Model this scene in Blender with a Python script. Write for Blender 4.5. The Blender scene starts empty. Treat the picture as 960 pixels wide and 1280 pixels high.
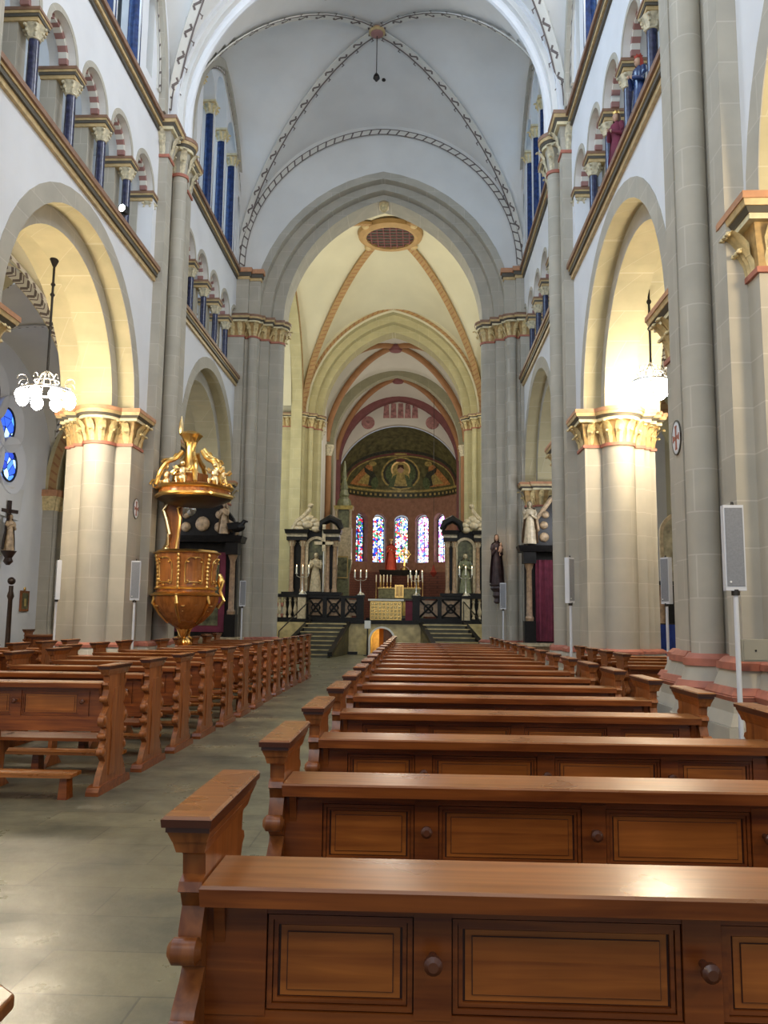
import bpy, bmesh, math, random
from math import sin, cos, pi, sqrt, atan2, radians as R
from mathutils import Vector, Matrix
random.seed(7)
scene = bpy.context.scene
COL = scene.collection

# ---------------------------------------------------------------- materials
MATS = {}
def _base(name, rough=.6, metal=0., spec=.5):
    m = bpy.data.materials.new(name); m.use_nodes = True
    nt = m.node_tree; b = nt.nodes['Principled BSDF']
    b.inputs['Roughness'].default_value = rough
    b.inputs['Metallic'].default_value = metal
    b.inputs['Specular IOR Level'].default_value = spec
    MATS[name] = m
    return m, nt, b
def N(nt, t, **k):
    n = nt.nodes.new(t)
    for a, v in k.items(): setattr(n, a, v)
    return n
def ramp(nt, fac, stops):
    r = N(nt, 'ShaderNodeValToRGB')
    e = r.color_ramp.elements
    while len(e) < len(stops): e.new(.5)
    for i, (p, c) in enumerate(stops):
        e[i].position = p; e[i].color = (*c, 1)
    nt.links.new(fac, r.inputs[0]); return r.outputs[0]
def mixc(nt, a, b, fac, mode='MIX'):
    m = N(nt, 'ShaderNodeMix', data_type='RGBA', blend_type=mode)
    for s, v in ((m.inputs[0], fac), (m.inputs[6], a), (m.inputs[7], b)):
        if hasattr(v, 'node'): nt.links.new(v, s)
        elif isinstance(v, tuple): s.default_value = (*v, 1)
        else: s.default_value = v
    return m.outputs[2]
def plain(name, col, rough=.6, metal=0., var=.12, scale=3., spec=.5, bump=0.):
    m, nt, b = _base(name, rough, metal, spec)
    tc = N(nt, 'ShaderNodeTexCoord'); no = N(nt, 'ShaderNodeTexNoise')
    no.inputs['Scale'].default_value = scale; no.inputs['Detail'].default_value = 5
    nt.links.new(tc.outputs['Object'], no.inputs['Vector'])
    lo = tuple(c*(1-var) for c in col); hi = tuple(min(1, c*(1+var)) for c in col)
    nt.links.new(ramp(nt, no.outputs[0], [(.3, lo), (.7, hi)]), b.inputs['Base Color'])
    if bump:
        bp = N(nt, 'ShaderNodeBump'); bp.inputs['Strength'].default_value = bump; bp.inputs['Distance'].default_value = .02
        nt.links.new(no.outputs[0], bp.inputs['Height']); nt.links.new(bp.outputs[0], b.inputs['Normal'])
    return m
def stone(name, col, mortar, rough=.75, bw=.95, rh=.46, msize=.008):
    m, nt, b = _base(name, rough, 0, .3)
    tc = N(nt, 'ShaderNodeTexCoord'); sp = N(nt, 'ShaderNodeSeparateXYZ'); ad = N(nt, 'ShaderNodeMath', operation='ADD')
    cb = N(nt, 'ShaderNodeCombineXYZ')
    nt.links.new(tc.outputs['Object'], sp.inputs[0])
    nt.links.new(sp.outputs[0], ad.inputs[0]); nt.links.new(sp.outputs[1], ad.inputs[1])
    nt.links.new(ad.outputs[0], cb.inputs[0]); nt.links.new(sp.outputs[2], cb.inputs[1])
    br = N(nt, 'ShaderNodeTexBrick')
    for k, v in (('Scale', 1.), ('Mortar Size', msize), ('Mortar Smooth', .3), ('Bias', 0.), ('Brick Width', bw), ('Row Height', rh)):
        br.inputs[k].default_value = v
    br.inputs['Color1'].default_value = (*col, 1); br.inputs['Color2'].default_value = (*[c*.93 for c in col], 1)
    br.inputs['Mortar'].default_value = (*mortar, 1)
    nt.links.new(cb.outputs[0], br.inputs['Vector'])
    no = N(nt, 'ShaderNodeTexNoise'); no.inputs['Scale'].default_value = 2.2; no.inputs['Detail'].default_value = 6
    nt.links.new(tc.outputs['Object'], no.inputs['Vector'])
    v = ramp(nt, no.outputs[0], [(.25, (.86, .86, .86)), (.75, (1.06, 1.05, 1.03))])
    nt.links.new(mixc(nt, br.outputs[0], v, 1., 'MULTIPLY'), b.inputs['Base Color'])
    return m
def emit(name, col, s):
    m, nt, b = _base(name, .5)
    b.inputs['Base Color'].default_value = (*col, 1)
    b.inputs['Emission Color'].default_value = (*col, 1); b.inputs['Emission Strength'].default_value = s
    return m
def wood(name, dark, light, rough=.35, axis=0, sc=1.):
    m, nt, b = _base(name, rough, 0, .5)
    tc = N(nt, 'ShaderNodeTexCoord'); mp = N(nt, 'ShaderNodeMapping')
    s = [30*sc, 30*sc, 30*sc]; s[axis] = 1.6*sc; mp.inputs['Scale'].default_value = s
    nt.links.new(tc.outputs['Object'], mp.inputs[0])
    no = N(nt, 'ShaderNodeTexNoise'); no.inputs['Scale'].default_value = 1.; no.inputs['Detail'].default_value = 6; no.inputs['Distortion'].default_value = .6
    nt.links.new(mp.outputs[0], no.inputs['Vector'])
    n2 = N(nt, 'ShaderNodeTexNoise'); n2.inputs['Scale'].default_value = 2.3; n2.inputs['Detail'].default_value = 3
    nt.links.new(tc.outputs['Object'], n2.inputs['Vector'])
    c = ramp(nt, no.outputs[0], [(.3, dark), (.7, light)])
    v = ramp(nt, n2.outputs[0], [(.3, (.72, .70, .68)), (.7, (1.1, 1.08, 1.05))])
    nt.links.new(mixc(nt, c, v, 1., 'MULTIPLY'), b.inputs['Base Color'])
    nt.links.new(ramp(nt, n2.outputs[0], [(.3, (rough*.8,)*3), (.7, (rough*1.35,)*3)]), b.inputs['Roughness'])
    bp = N(nt, 'ShaderNodeBump'); bp.inputs['Strength'].default_value = .12; bp.inputs['Distance'].default_value = .004
    nt.links.new(no.outputs[0], bp.inputs['Height']); nt.links.new(bp.outputs[0], b.inputs['Normal'])
    return m
def stained(name, cols, s, scale=5., lead=.035):
    m, nt, b = _base(name, .3)
    tc = N(nt, 'ShaderNodeTexCoord')
    vo = N(nt, 'ShaderNodeTexVoronoi'); vo.inputs['Scale'].default_value = scale
    ve = N(nt, 'ShaderNodeTexVoronoi', feature='DISTANCE_TO_EDGE'); ve.inputs['Scale'].default_value = scale
    for v in (vo, ve): nt.links.new(tc.outputs['Object'], v.inputs['Vector'])
    sp = N(nt, 'ShaderNodeSeparateColor'); nt.links.new(vo.outputs['Color'], sp.inputs[0])
    n = len(cols)
    r = ramp(nt, sp.outputs[0], [((i+.001)/n, c) for i, c in enumerate(cols)])
    r.node.color_ramp.interpolation = 'CONSTANT'
    e = ramp(nt, ve.outputs['Distance'], [(lead, (0.0, 0.0, 0.0)), (lead+.03, (1, 1, 1))])
    c = mixc(nt, r, e, 1., 'MULTIPLY')
    nt.links.new(c, b.inputs['Base Color']); nt.links.new(c, b.inputs['Emission Color'])
    b.inputs['Emission Strength'].default_value = s
    return m

stone('stone_grey', (.475, .445, .375), (.545, .515, .45))
stone('stone_yellow', (.53, .47, .29), (.58, .53, .36))
stone('stone_cream', (.55, .49, .28), (.60, .545, .35))
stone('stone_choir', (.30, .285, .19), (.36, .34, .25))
plain('plaster_white', (.74, .75, .77), .9, var=.04, scale=1.2, spec=.2)
plain('plaster_vault', (.72, .715, .69), .9, var=.06, scale=.8, spec=.2)
plain('plaster_cream', (.68, .63, .46), .9, var=.05, scale=.8, spec=.2)
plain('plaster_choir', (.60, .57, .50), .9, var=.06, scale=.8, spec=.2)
plain('band_white', (.68, .66, .60), .8, var=.05)
plain('band_dark', (.16, .13, .12), .8)
plain('band_red', (.33, .17, .15), .8)
plain('band_ochre', (.42, .26, .11), .7)
plain('rib_brown', (.34, .165, .07), .7)
plain('rib_maroon', (.20, .07, .07), .7)
plain('paint_orange', (.50, .25, .13), .6, var=.15, scale=8)
plain('paint_dark', (.10, .09, .07), .6)
plain('paint_gold', (.56, .41, .20), .5, var=.2, scale=9)
plain('paint_cream', (.70, .62, .40), .6, var=.15, scale=9)
plain('leaf_gold', (.66, .53, .27), .5, var=.25, scale=14)
plain('leaf_pale', (.60, .54, .38), .6, var=.3, scale=14)
plain('paint_red', (.42, .15, .10), .6, var=.2, scale=6)
plain('marble_blue', (.03, .033, .075), .18, var=.5, scale=12)
plain('marble_azure', (.018, .04, .13), .2, var=.4, scale=10)
plain('marble_black', (.010, .009, .009), .38, var=.4, scale=8, spec=.25)
plain('marble_rose', (.34, .22, .13), .3, var=.35, scale=9)
plain('marble_pale', (.50, .41, .27), .35, var=.3, scale=9)
plain('marble_green', (.16, .17, .09), .4, var=.4, scale=7)
m, nt, b = _base('gilt', .28, 1.); b.inputs['Base Color'].default_value = (.85, .55, .18, 1)
m, nt, b = _base('gilt_pale', .33, 1.); b.inputs['Base Color'].default_value = (.90, .70, .38, 1)
m, nt, b = _base('brass_dark', .35, 1.); b.inputs['Base Color'].default_value = (.42, .30, .12, 1)
m, nt, b = _base('iron', .5, 1.); b.inputs['Base Color'].default_value = (.06, .055, .05, 1)
m, nt, b = _base('silver', .3, 1.); b.inputs['Base Color'].default_value = (.75, .74, .72, 1)
plain('speaker_grille', (.22, .23, .25), .55, var=.1, scale=60)
plain('speaker_white', (.62, .64, .68), .45, var=.03)
plain('candle_wax', (.85, .82, .70), .5, var=.03)
emit('flame', (1., .72, .35), 9.)
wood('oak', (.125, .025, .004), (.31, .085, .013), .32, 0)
wood('oak_panel', (.24, .062, .008), (.46, .145, .022), .33, 0)
plain('oak_dark', (.065, .018, .008), .35, var=.25)
plain('oak_groove', (.045, .012, .005), .5)
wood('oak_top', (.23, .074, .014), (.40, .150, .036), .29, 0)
wood('oak_upright', (.17, .046, .010), (.37, .125, .030), .34, 2)
plain('wood_black', (.035, .018, .012), .35, var=.3)
wood('walnut', (.22, .07, .015), (.45, .17, .04), .22, 2, .5)
plain('cloth_maroon', (.16, .025, .05), .85, var=.25, scale=4)
plain('cloth_red', (.38, .05, .03), .8, var=.2)
plain('cloth_blue', (.015, .045, .28), .7, var=.3)
plain('cloth_white', (.74, .72, .68), .8)
plain('cloth_orange', (.75, .26, .03), .7, var=.2)
plain('polychrome', (.42, .30, .18), .5, var=.5, scale=8)
plain('robe_dark', (.05, .028, .03), .5, var=.5, scale=7)
plain('skin_paint', (.55, .35, .24), .5, var=.08)
plain('hair_brown', (.09, .04, .02), .6)
plain('paper_white', (.8, .8, .78), .7, var=.02)
plain('apse_red', (.36, .19, .13), .8, var=.2, scale=4)
plain('metal_box', (.30, .28, .22), .5, var=.06)
plain('painting_dark', (.10, .10, .05), .4, var=.8, scale=6)
plain('painting_arch', (.35, .32, .22), .4, var=.6, scale=4)
stone('apse_brick', (.28, .12, .09), (.17, .08, .07), .8, .32, .16, .02)
plain('mosaic_olive', (.12, .115, .045), .55, var=.55, scale=3.5)
plain('mosaic_gold', (.46, .36, .12), .45, var=.45, scale=6)
plain('mosaic_orange', (.50, .23, .08), .5, var=.4, scale=7)
plain('mosaic_dark', (.045, .05, .035), .5, var=.5, scale=8)
plain('mosaic_green', (.10, .14, .06), .5, var=.5, scale=8)
plain('figure_paint', (.33, .16, .15), .8, var=.5, scale=5)
plain('marble_crypt', (.50, .40, .20), .25, var=.35, scale=3)
plain('tread', (.085, .08, .055), .45, var=.2)
stained('glass_apse', [(.9, .93, 1.), (.03, .08, .75), (.95, .95, .95), (.75, .04, .05), (.85, .9, 1.), (.25, .5, .95), (.02, .03, .3), (.9, .75, .5), (.05, .35, .12)], 2.6, 8.)
stained('glass_warm', [(.9, .93, 1.), (.03, .08, .55), (.75, .04, .05), (.9, .9, .95), (.25, .5, .95), (.02, .03, .3), (.03, .25, .12), (.5, .02, .06)], 1.8, 8.)
stained('glass_white', [(.95, .95, 1.), (.95, .9, .9), (.10, .2, .85), (.95, .95, .95), (.4, .15, .6), (1, .97, .9), (.3, .5, 1.), (.7, .1, .2)], 3.2, 9.)
stained('glass_blue', [(.03, .10, .65), (.10, .35, .90), (.45, .70, 1.), (.02, .05, .40), (.08, .25, .8)], 1.6, 3.2, .02)
plain('paint_brown', (.26, .15, .095), .6, var=.15, scale=8)
emit('glass_sky', (.42, .68, 1.), 2.2)
plain('leaf_ground', (.42, .27, .10), .6, var=.3, scale=12)
plain('wood_knob', (.10, .032, .014), .25, var=.2)
emit('glass_skyblue', (.10, .30, .80), .9)
emit('bulb', (1., .93, .80), 60.)
emit('spot_face', (1., .97, .92), 30.)

# floor: worn greenish grey stone slabs in long courses across the aisle
m, nt, b = _base('floor_slabs', .30, 0, .5)
tc = N(nt, 'ShaderNodeTexCoord'); br = N(nt, 'ShaderNodeTexBrick')
for k, v in (('Scale', 1.), ('Mortar Size', .006), ('Mortar Smooth', .2), ('Bias', 0.), ('Brick Width', 1.15), ('Row Height', .46)): br.inputs[k].default_value = v
br.inputs['Color1'].default_value = (.19, .18, .125, 1); br.inputs['Color2'].default_value = (.125, .125, .095, 1); br.inputs['Mortar'].default_value = (.09, .085, .065, 1)
nt.links.new(tc.outputs['Object'], br.inputs['Vector'])
no = N(nt, 'ShaderNodeTexNoise'); no.inputs['Scale'].default_value = 1.7; no.inputs['Detail'].default_value = 7; no.inputs['Roughness'].default_value = .62
nt.links.new(tc.outputs['Object'], no.inputs['Vector'])
v = ramp(nt, no.outputs[0], [(.32, (.5, .5, .47)), (.68, (1.3, 1.25, 1.12))])
nt.links.new(mixc(nt, br.outputs[0], v, 1., 'MULTIPLY'), b.inputs['Base Color'])
nt.links.new(ramp(nt, no.outputs[0], [(.3, (.42,)*3), (.7, (.24,)*3)]), b.inputs['Roughness'])
n3 = N(nt, 'ShaderNodeTexNoise'); n3.inputs['Scale'].default_value = 9.; n3.inputs['Detail'].default_value = 8
nt.links.new(tc.outputs['Object'], n3.inputs['Vector'])
bp = N(nt, 'ShaderNodeBump'); bp.inputs['Strength'].default_value = .25; bp.inputs['Distance'].default_value = .01
nt.links.new(n3.outputs[0], bp.inputs['Height']); nt.links.new(bp.outputs[0], b.inputs['Normal'])

# ---------------------------------------------------------------- mesh builder
class MB:
    def __init__(s): s.v = []; s.f = []; s.m = []; s.names = []
    def mi(s, n):
        if n not in s.names: s.names.append(n)
        return s.names.index(n)
    def add(s, vs, fs, mat):
        o = len(s.v); s.v += [tuple(v) for v in vs]; k = s.mi(mat)
        for f in fs: s.f.append([i+o for i in f]); s.m.append(k)
    def box(s, x0, x1, y0, y1, z0, z1, mat, e=0., e1=None):
        if x0 > x1: x0, x1 = x1, x0
        if y0 > y1: y0, y1 = y1, y0
        if e1 is None: e1 = e
        vs = [(x0-e, y0-e, z0), (x1+e, y0-e, z0), (x1+e, y1+e, z0), (x0-e, y1+e, z0), (x0-e1, y0-e1, z1), (x1+e1, y0-e1, z1), (x1+e1, y1+e1, z1), (x0-e1, y1+e1, z1)]
        s.add(vs, [(3, 2, 1, 0), (4, 5, 6, 7), (0, 1, 5, 4), (1, 2, 6, 5), (2, 3, 7, 6), (3, 0, 4, 7)], mat)
    def obox(s, c, hx, hy, hz, mat, rot=None):
        vs = [Vector((a*hx, b*hy, d*hz)) for d in (-1, 1) for a, b in ((-1, -1), (1, -1), (1, 1), (-1, 1))]
        if rot is not None: vs = [rot @ v for v in vs]
        vs = [v+Vector(c) for v in vs]
        s.add(vs, [(3, 2, 1, 0), (4, 5, 6, 7), (0, 1, 5, 4), (1, 2, 6, 5), (2, 3, 7, 6), (3, 0, 4, 7)], mat)
    def rings(s, rs, mat, closed=True, cap=True):
        n = len(rs[0]); vs = [p for r in rs for p in r]; fs = []
        for i in range(len(rs)-1):
            for j in range(n if closed else n-1):
                k = (j+1) % n
                fs.append((i*n+j, i*n+k, (i+1)*n+k, (i+1)*n+j))
        if cap and closed:
            fs.append(tuple(range(n-1, -1, -1))); fs.append(tuple((len(rs)-1)*n+j for j in range(n)))
        s.add(vs, fs, mat)
    def lathe(s, c, prof, mat, seg=20, sx=1., sy=1., a0=0., a1=2*pi, fold=None, cap=True):
        full = abs(a1-a0-2*pi) < 1e-6; n = seg if full else seg+1; rs = []
        for r, z in prof:
            ring = []
            for j in range(n):
                a = a0+(a1-a0)*j/seg; q = r*(1+(fold(a, z) if fold else 0))
                ring.append((c[0]+q*sx*cos(a), c[1]+q*sy*sin(a), c[2]+z))
            rs.append(ring)
        s.rings(rs, mat, full, full and cap)
    def cyl(s, x, y, z0, z1, r, mat, r1=None, seg=20):
        s.lathe((x, y, 0), [(r, z0), (r if r1 is None else r1, z1)], mat, seg)
    def tube(s, pts, r, mat, seg=8):
        pts = [Vector(p) for p in pts]; n = len(pts); rs = []
        up = Vector((0.13, 0.21, 1)).normalized()
        for i, p in enumerate(pts):
            t = (pts[min(i+1, n-1)]-pts[max(i-1, 0)]).normalized()
            a = t.cross(up)
            if a.length < 1e-3: a = t.cross(Vector((1, 0, 0)))
            a.normalize(); b2 = t.cross(a).normalized()
            q = r[i] if isinstance(r, (list, tuple)) else r
            rs.append([p+a*q*cos(2*pi*j/seg)+b2*q*sin(2*pi*j/seg) for j in range(seg)])
        s.rings(rs, mat)
    def ball(s, c, r, mat, seg=12, rg=8):
        rx, ry, rz = (r, r, r) if not isinstance(r, tuple) else r
        rs = []
        for i in range(rg+1):
            a = -pi/2+pi*i/rg; q = max(cos(a), .02)
            rs.append([(c[0]+rx*q*cos(2*pi*j/seg), c[1]+ry*q*sin(2*pi*j/seg), c[2]+rz*sin(a)) for j in range(seg)])
        s.rings(rs, mat)
    def prism(s, poly, fn0, fn1, mat):
        """poly of 2-D points; fn0/fn1 map (u,v) to both end caps"""
        n = len(poly); vs = [fn0(*p) for p in poly]+[fn1(*p) for p in poly]
        fs = [tuple(range(n-1, -1, -1)), tuple(range(n, 2*n))]
        fs += [(j, (j+1) % n, n+(j+1) % n, n+j) for j in range(n)]
        s.add(vs, fs, mat)
    def grid(s, fn, nu, nv, mat):
        vs = [fn(i/nu, j/nv) for i in range(nu+1) for j in range(nv+1)]
        fs = [(i*(nv+1)+j, (i+1)*(nv+1)+j, (i+1)*(nv+1)+j+1, i*(nv+1)+j+1) for i in range(nu) for j in range(nv)]
        s.add(vs, fs, mat)
    def build(s, name, parent=None, loc=None, weld=True, angle=34, bevel=0, flat=False):
        me = bpy.data.meshes.new(name)
        me.from_pydata([Vector(v)-Vector(loc) if loc else v for v in s.v], [], s.f)
        for n in s.names: me.materials.append(MATS[n])
        me.polygons.foreach_set('material_index', s.m)
        bm = bmesh.new(); bm.from_mesh(me)
        if weld: bmesh.ops.remove_doubles(bm, verts=bm.verts, dist=1e-5)
        bmesh.ops.recalc_face_normals(bm, faces=bm.faces)
        for f in bm.faces: f.smooth = not flat
        bm.to_mesh(me); bm.free()
        if not flat: me.set_sharp_from_angle(angle=R(angle))
        o = bpy.data.objects.new(name, me); COL.objects.link(o)
        if parent is not None: o.parent = parent
        elif loc: o.location = loc
        if bevel:
            bv = o.modifiers.new('edge', 'BEVEL'); bv.width = bevel; bv.segments = 2; bv.limit_method = 'ANGLE'; bv.angle_limit = R(40)
        return o
def tag(o, label=None, cat=None, group=None, kind=None):
    if label: o['label'] = label
    if cat: o['category'] = cat
    if group: o['group'] = group
    if kind: o['kind'] = kind
    return o
def thing(name, label, cat, loc=(0, 0, 0), rz=0., group=None):
    o = bpy.data.objects.new(name, None); COL.objects.link(o)
    o.location = loc; o.rotation_euler = (0, 0, rz); o.empty_display_size = .2
    return tag(o, label, cat, group)
def struct(mb, name, label=None, parent=None, **k):
    o = mb.build(name, parent, flat=name.startswith('wall'), **k)
    if parent is None: tag(o, label, name.split('_')[0], kind='structure')
    return o
def copy_tree(o, parent=None):
    c = o.copy(); COL.objects.link(c); c.parent = parent
    for ch in KIDS.get(o.name, []): copy_tree(ch, c)
    return c
KIDS = {}
def remember(root):
    KIDS[root.name] = [c for c in bpy.data.objects if c.parent == root]
    for c in KIDS[root.name]: remember(c)
def dup(root, loc, rz=0., label=None, group=None, scale=None):
    if root.name not in KIDS: remember(root)
    c = copy_tree(root); c.location = loc; c.rotation_euler = (0, 0, rz)
    if scale: c.scale = scale
    if label: c['label'] = label
    if group: c['group'] = group
    return c
ORD = ['first', 'second', 'third', 'fourth', 'fifth', 'sixth', 'seventh', 'eighth', 'ninth', 'tenth', 'eleventh', 'twelfth', 'thirteenth', 'fourteenth', 'fifteenth', 'sixteenth', 'seventeenth', 'eighteenth']

# ---------------------------------------------------------------- arches and walls
def arch(c, r, spring, rise=None, n=36):
    """left-to-right list of (u,v) on a round or pointed arch"""
    rise = r if rise is None else rise
    if abs(rise-r) < 1e-6:
        return [(c-r*cos(pi*i/n), spring+r*sin(pi*i/n)) for i in range(n+1)]
    if rise < r:
        return [(c-r*cos(pi*i/n), spring+rise*sin(pi*i/n)) for i in range(n+1)]
    k = (rise*rise-r*r)/(2*r); q = r+k; am = math.acos(k/q); h = n//2
    left = [(c+k-q*cos(am*i/h), spring+q*sin(am*i/h)) for i in range(h+1)]
    return left+[(2*c-u, v) for u, v in reversed(left[:-1])]
def wall(m, mp, u0, u1, v0, v1, w0, w1, ops, mat, smat=None, ends=True):
    smat = smat or mat; ops = sorted(ops, key=lambda o: o['c']); u = u0
    def q(a, b, c, d, mt): m.add([a, b, c, d], [(0, 1, 2, 3)], mt)
    def slab(a, b, lo, hi):
        for w in (w0, w1): q(mp(a, lo, w), mp(b, lo, w), mp(b, hi, w), mp(a, hi, w), mat)
    for o in ops:
        c, r = o['c'], o['r']; sill = o.get('sill', v0)
        if c-r > u+1e-6: slab(u, c-r, v0, v1)
        if sill > v0: slab(c-r, c+r, v0, sill); q(mp(c-r, sill, w0), mp(c+r, sill, w0), mp(c+r, sill, w1), mp(c-r, sill, w1), smat)
        A = arch(c, r, o['s'], o.get('rise'))
        for sgn in (-1, 1): q(mp(c+sgn*r, sill, w0), mp(c+sgn*r, o['s'], w0), mp(c+sgn*r, o['s'], w1), mp(c+sgn*r, sill, w1), smat)
        for (a, va), (b, vb) in zip(A, A[1:]):
            q(mp(a, va, w0), mp(b, vb, w0), mp(b, vb, w1), mp(a, va, w1), smat)
            for w in (w0, w1): q(mp(a, va, w), mp(b, vb, w), mp(b, v1, w), mp(a, v1, w), mat)
        u = c+r
    if u < u1-1e-6: slab(u, u1, v0, v1)
    for a in ((u0, u1) if ends else ()): q(mp(a, v0, w0), mp(a, v1, w0), mp(a, v1, w1), mp(a, v0, w1), mat)
    q(mp(u0, v1, w0), mp(u1, v1, w0), mp(u1, v1, w1), mp(u0, v1, w1), mat)
def ring(m, mp, c, r0, r1, s, w0, w1, mat, rise0=None, rise1=None, n=24, foot=None):
    A = arch(c, r0, s, rise0, n); B = arch(c, r1, s, rise1, n)
    if foot is not None: A = [(c-r0, foot)]+A+[(c+r0, foot)]; B = [(c-r1, foot)]+B+[(c+r1, foot)]
    rs = [[mp(a[0], a[1], w0), mp(b_[0], b_[1], w0), mp(b_[0], b_[1], w1), mp(a[0], a[1], w1)] for a, b_ in zip(A, B)]
    m.rings(rs, mat)
def band(m, pts, side, nrm, w, kind, base='band_white', dark='band_dark', step=.28, th=.05):
    """painted rib: base strip with its painted pattern on the face pointing along nrm"""
    pts = [Vector(p) for p in pts]; L = [0]
    for a, b_ in zip(pts, pts[1:]): L.append(L[-1]+(b_-a).length)
    def at(s):
        s = max(0, min(L[-1], s)); i = 0
        while i < len(L)-2 and L[i+1] < s: i += 1
        f = (s-L[i])/max(1e-9, L[i+1]-L[i]); return pts[i].lerp(pts[i+1], f), i
    sd = side if callable(side) else (lambda i: Vector(side)); nr = nrm if callable(nrm) else (lambda i: Vector(nrm))
    n = len(pts)
    m.rings([[pts[i]+sd(min(i, n-2))*w, pts[i]-sd(min(i, n-2))*w, pts[i]-sd(min(i, n-2))*w+nr(min(i, n-2))*th, pts[i]+sd(min(i, n-2))*w+nr(min(i, n-2))*th] for i in range(n)], base)
    def mark(s0, x0, s1, x1, t):
        p, i = at(s0); q, j = at(s1); d = (q-p)+(sd(j)*x1-sd(i)*x0)*1.
        tdir = (pts[i+1]-pts[i]).normalized(); nn = nr(i)*(th+.006)
        a = p+sd(i)*x0+nn; b2 = q+sd(j)*x1+nr(j)*(th+.006); dd = (b2-a).normalized(); o = dd.cross(nr(i)).normalized()*t
        m.add([a-o, a+o, b2+o, b2-o], [(0, 1, 2, 3)], dark)
    k = 0; s = 0.
    while s < L[-1]-step*.5:
        if kind == 'ladder':
            mark(s, -w, s+step*.35, w, .022)
            mark(s, -w, s+step, -w, .014); mark(s, w, s+step, w, .014)
        elif kind == 'zig':
            a, b2 = (-w*.8, w*.8) if k % 2 == 0 else (w*.8, -w*.8)
            mark(s, a, s+step, b2, .022); mark(s, w, s+step, w, .012)
        elif kind == 'vine':
            for q in range(4):
                f = lambda x: sin(x*2*pi)*w*.62
                mark(s+step*q/4, f(q/4), s+step*(q+1)/4, f((q+1)/4), .028)
            s += step; mark(s, w, s+.03, w*1.9, .014); mark(s, w*1.9, s+.10, w*1.9, .014)
            mark(s-step, w, s+step, w, .022)
        elif kind == 'chevron':
            mark(s, -w, s+step*.5, 0, .03); mark(s+step*.5, 0, s, w, .03)
            mark(s+.1, -w, s+step*.5+.1, 0, .012); mark(s+step*.5+.1, 0, s+.1, w, .012)
        elif kind == 'dash':
            mark(s, -w*.8, s+step*.5, w*.8, .03)
        s += step; k += 1

def cluster(m, comps, z0, z1, mat, e0=0., e1=None, seg=18):
    e1 = e0 if e1 is None else e1
    for i, c in enumerate(comps):
        d = .0017*i # nested members stay clear of each other
        if c[0] == 'b': m.box(c[1], c[2], c[3], c[4], z0-d, z1+d, mat, e0+d, e1+d)
        else: m.lathe((c[1], c[2], 0), [(c[3]+e0, z0-d), (c[3]+e1, z1+d)], mat, seg)
def leaves(m, comps, z0, z1, mat, e, w=.13):
    """two rows of curled leaves round each member of a clustered capital"""
    def leaf(p, n, t, za, zb, hw, out):
        pr = [(0., za, hw*.75), (.02, za+(zb-za)*.45, hw), (out*.55, za+(zb-za)*.8, hw*.9), (out, zb, hw*.6), (out*1.25, zb-.035, hw*.35)]
        rs = []
        for d, z, h in pr:
            c = p+n*d
            rs.append([(c.x+t.x*h, c.y+t.y*h, z), (c.x+n.x*.025, c.y+n.y*.025, z+.0), (c.x-t.x*h, c.y-t.y*h, z), (c.x-n.x*.02, c.y-n.y*.02, z)])
        m.rings(rs, mat)
        c = p+n*(out*1.15); m.ball((c.x, c.y, zb-.02), .028, mat, 6, 4)
    for c in comps:
        segs = []
        if c[0] == 'b':
            x0, x1, y0, y1 = sorted(c[1:3])+sorted(c[3:5])
            for (a, b2, n) in (((x0, y0), (x1, y0), (0, -1)), ((x1, y0), (x1, y1), (1, 0)), ((x1, y1), (x0, y1), (0, 1)), ((x0, y1), (x0, y0), (-1, 0))):
                a = Vector((*a, 0)); b2 = Vector((*b2, 0)); L = (b2-a).length; k = max(1, int(L/(w*1.7)))
                for i in range(k): segs.append((a.lerp(b2, (i+.5)/k), Vector((*n, 0)), (b2-a).normalized()))
        else:
            k = max(6, int(2*pi*c[3]/(w*1.35)))
            for i in range(k):
                a = 2*pi*i/k; n = Vector((cos(a), sin(a), 0)); segs.append((Vector((c[1], c[2], 0))+n*c[3], n, Vector((-n.y, n.x, 0))))
        for p, n, t in segs:
            leaf(p, n, t, z0, z0+(z1-z0)*.55, w*.5, e*.6)
            leaf(p+n*e*.25, n, t, z0+(z1-z0)*.35, z1-.02, w*.62, e*.85)
# ================================================================ ARCHITECTURE
XL, XR, CX = -5.74, 3.30, -1.22
mpL = lambda u, v, w: (XL-w, u, v)
mpR = lambda u, v, w: (XR+w, u, v)
BAYS = [(4.48, 0.2, 7.9), (13.43, 9.95, 16.9), (22.2, 18.9, 25.1)]
ARC = [4.98, 13.43, 22.37]

fl = MB(); fl.box(-12.3, 9.2, -4.5, 58, -.25, 0, 'floor_slabs'); struct(fl, 'floor', 'grey green stone slab floor of the nave and aisle')

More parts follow.
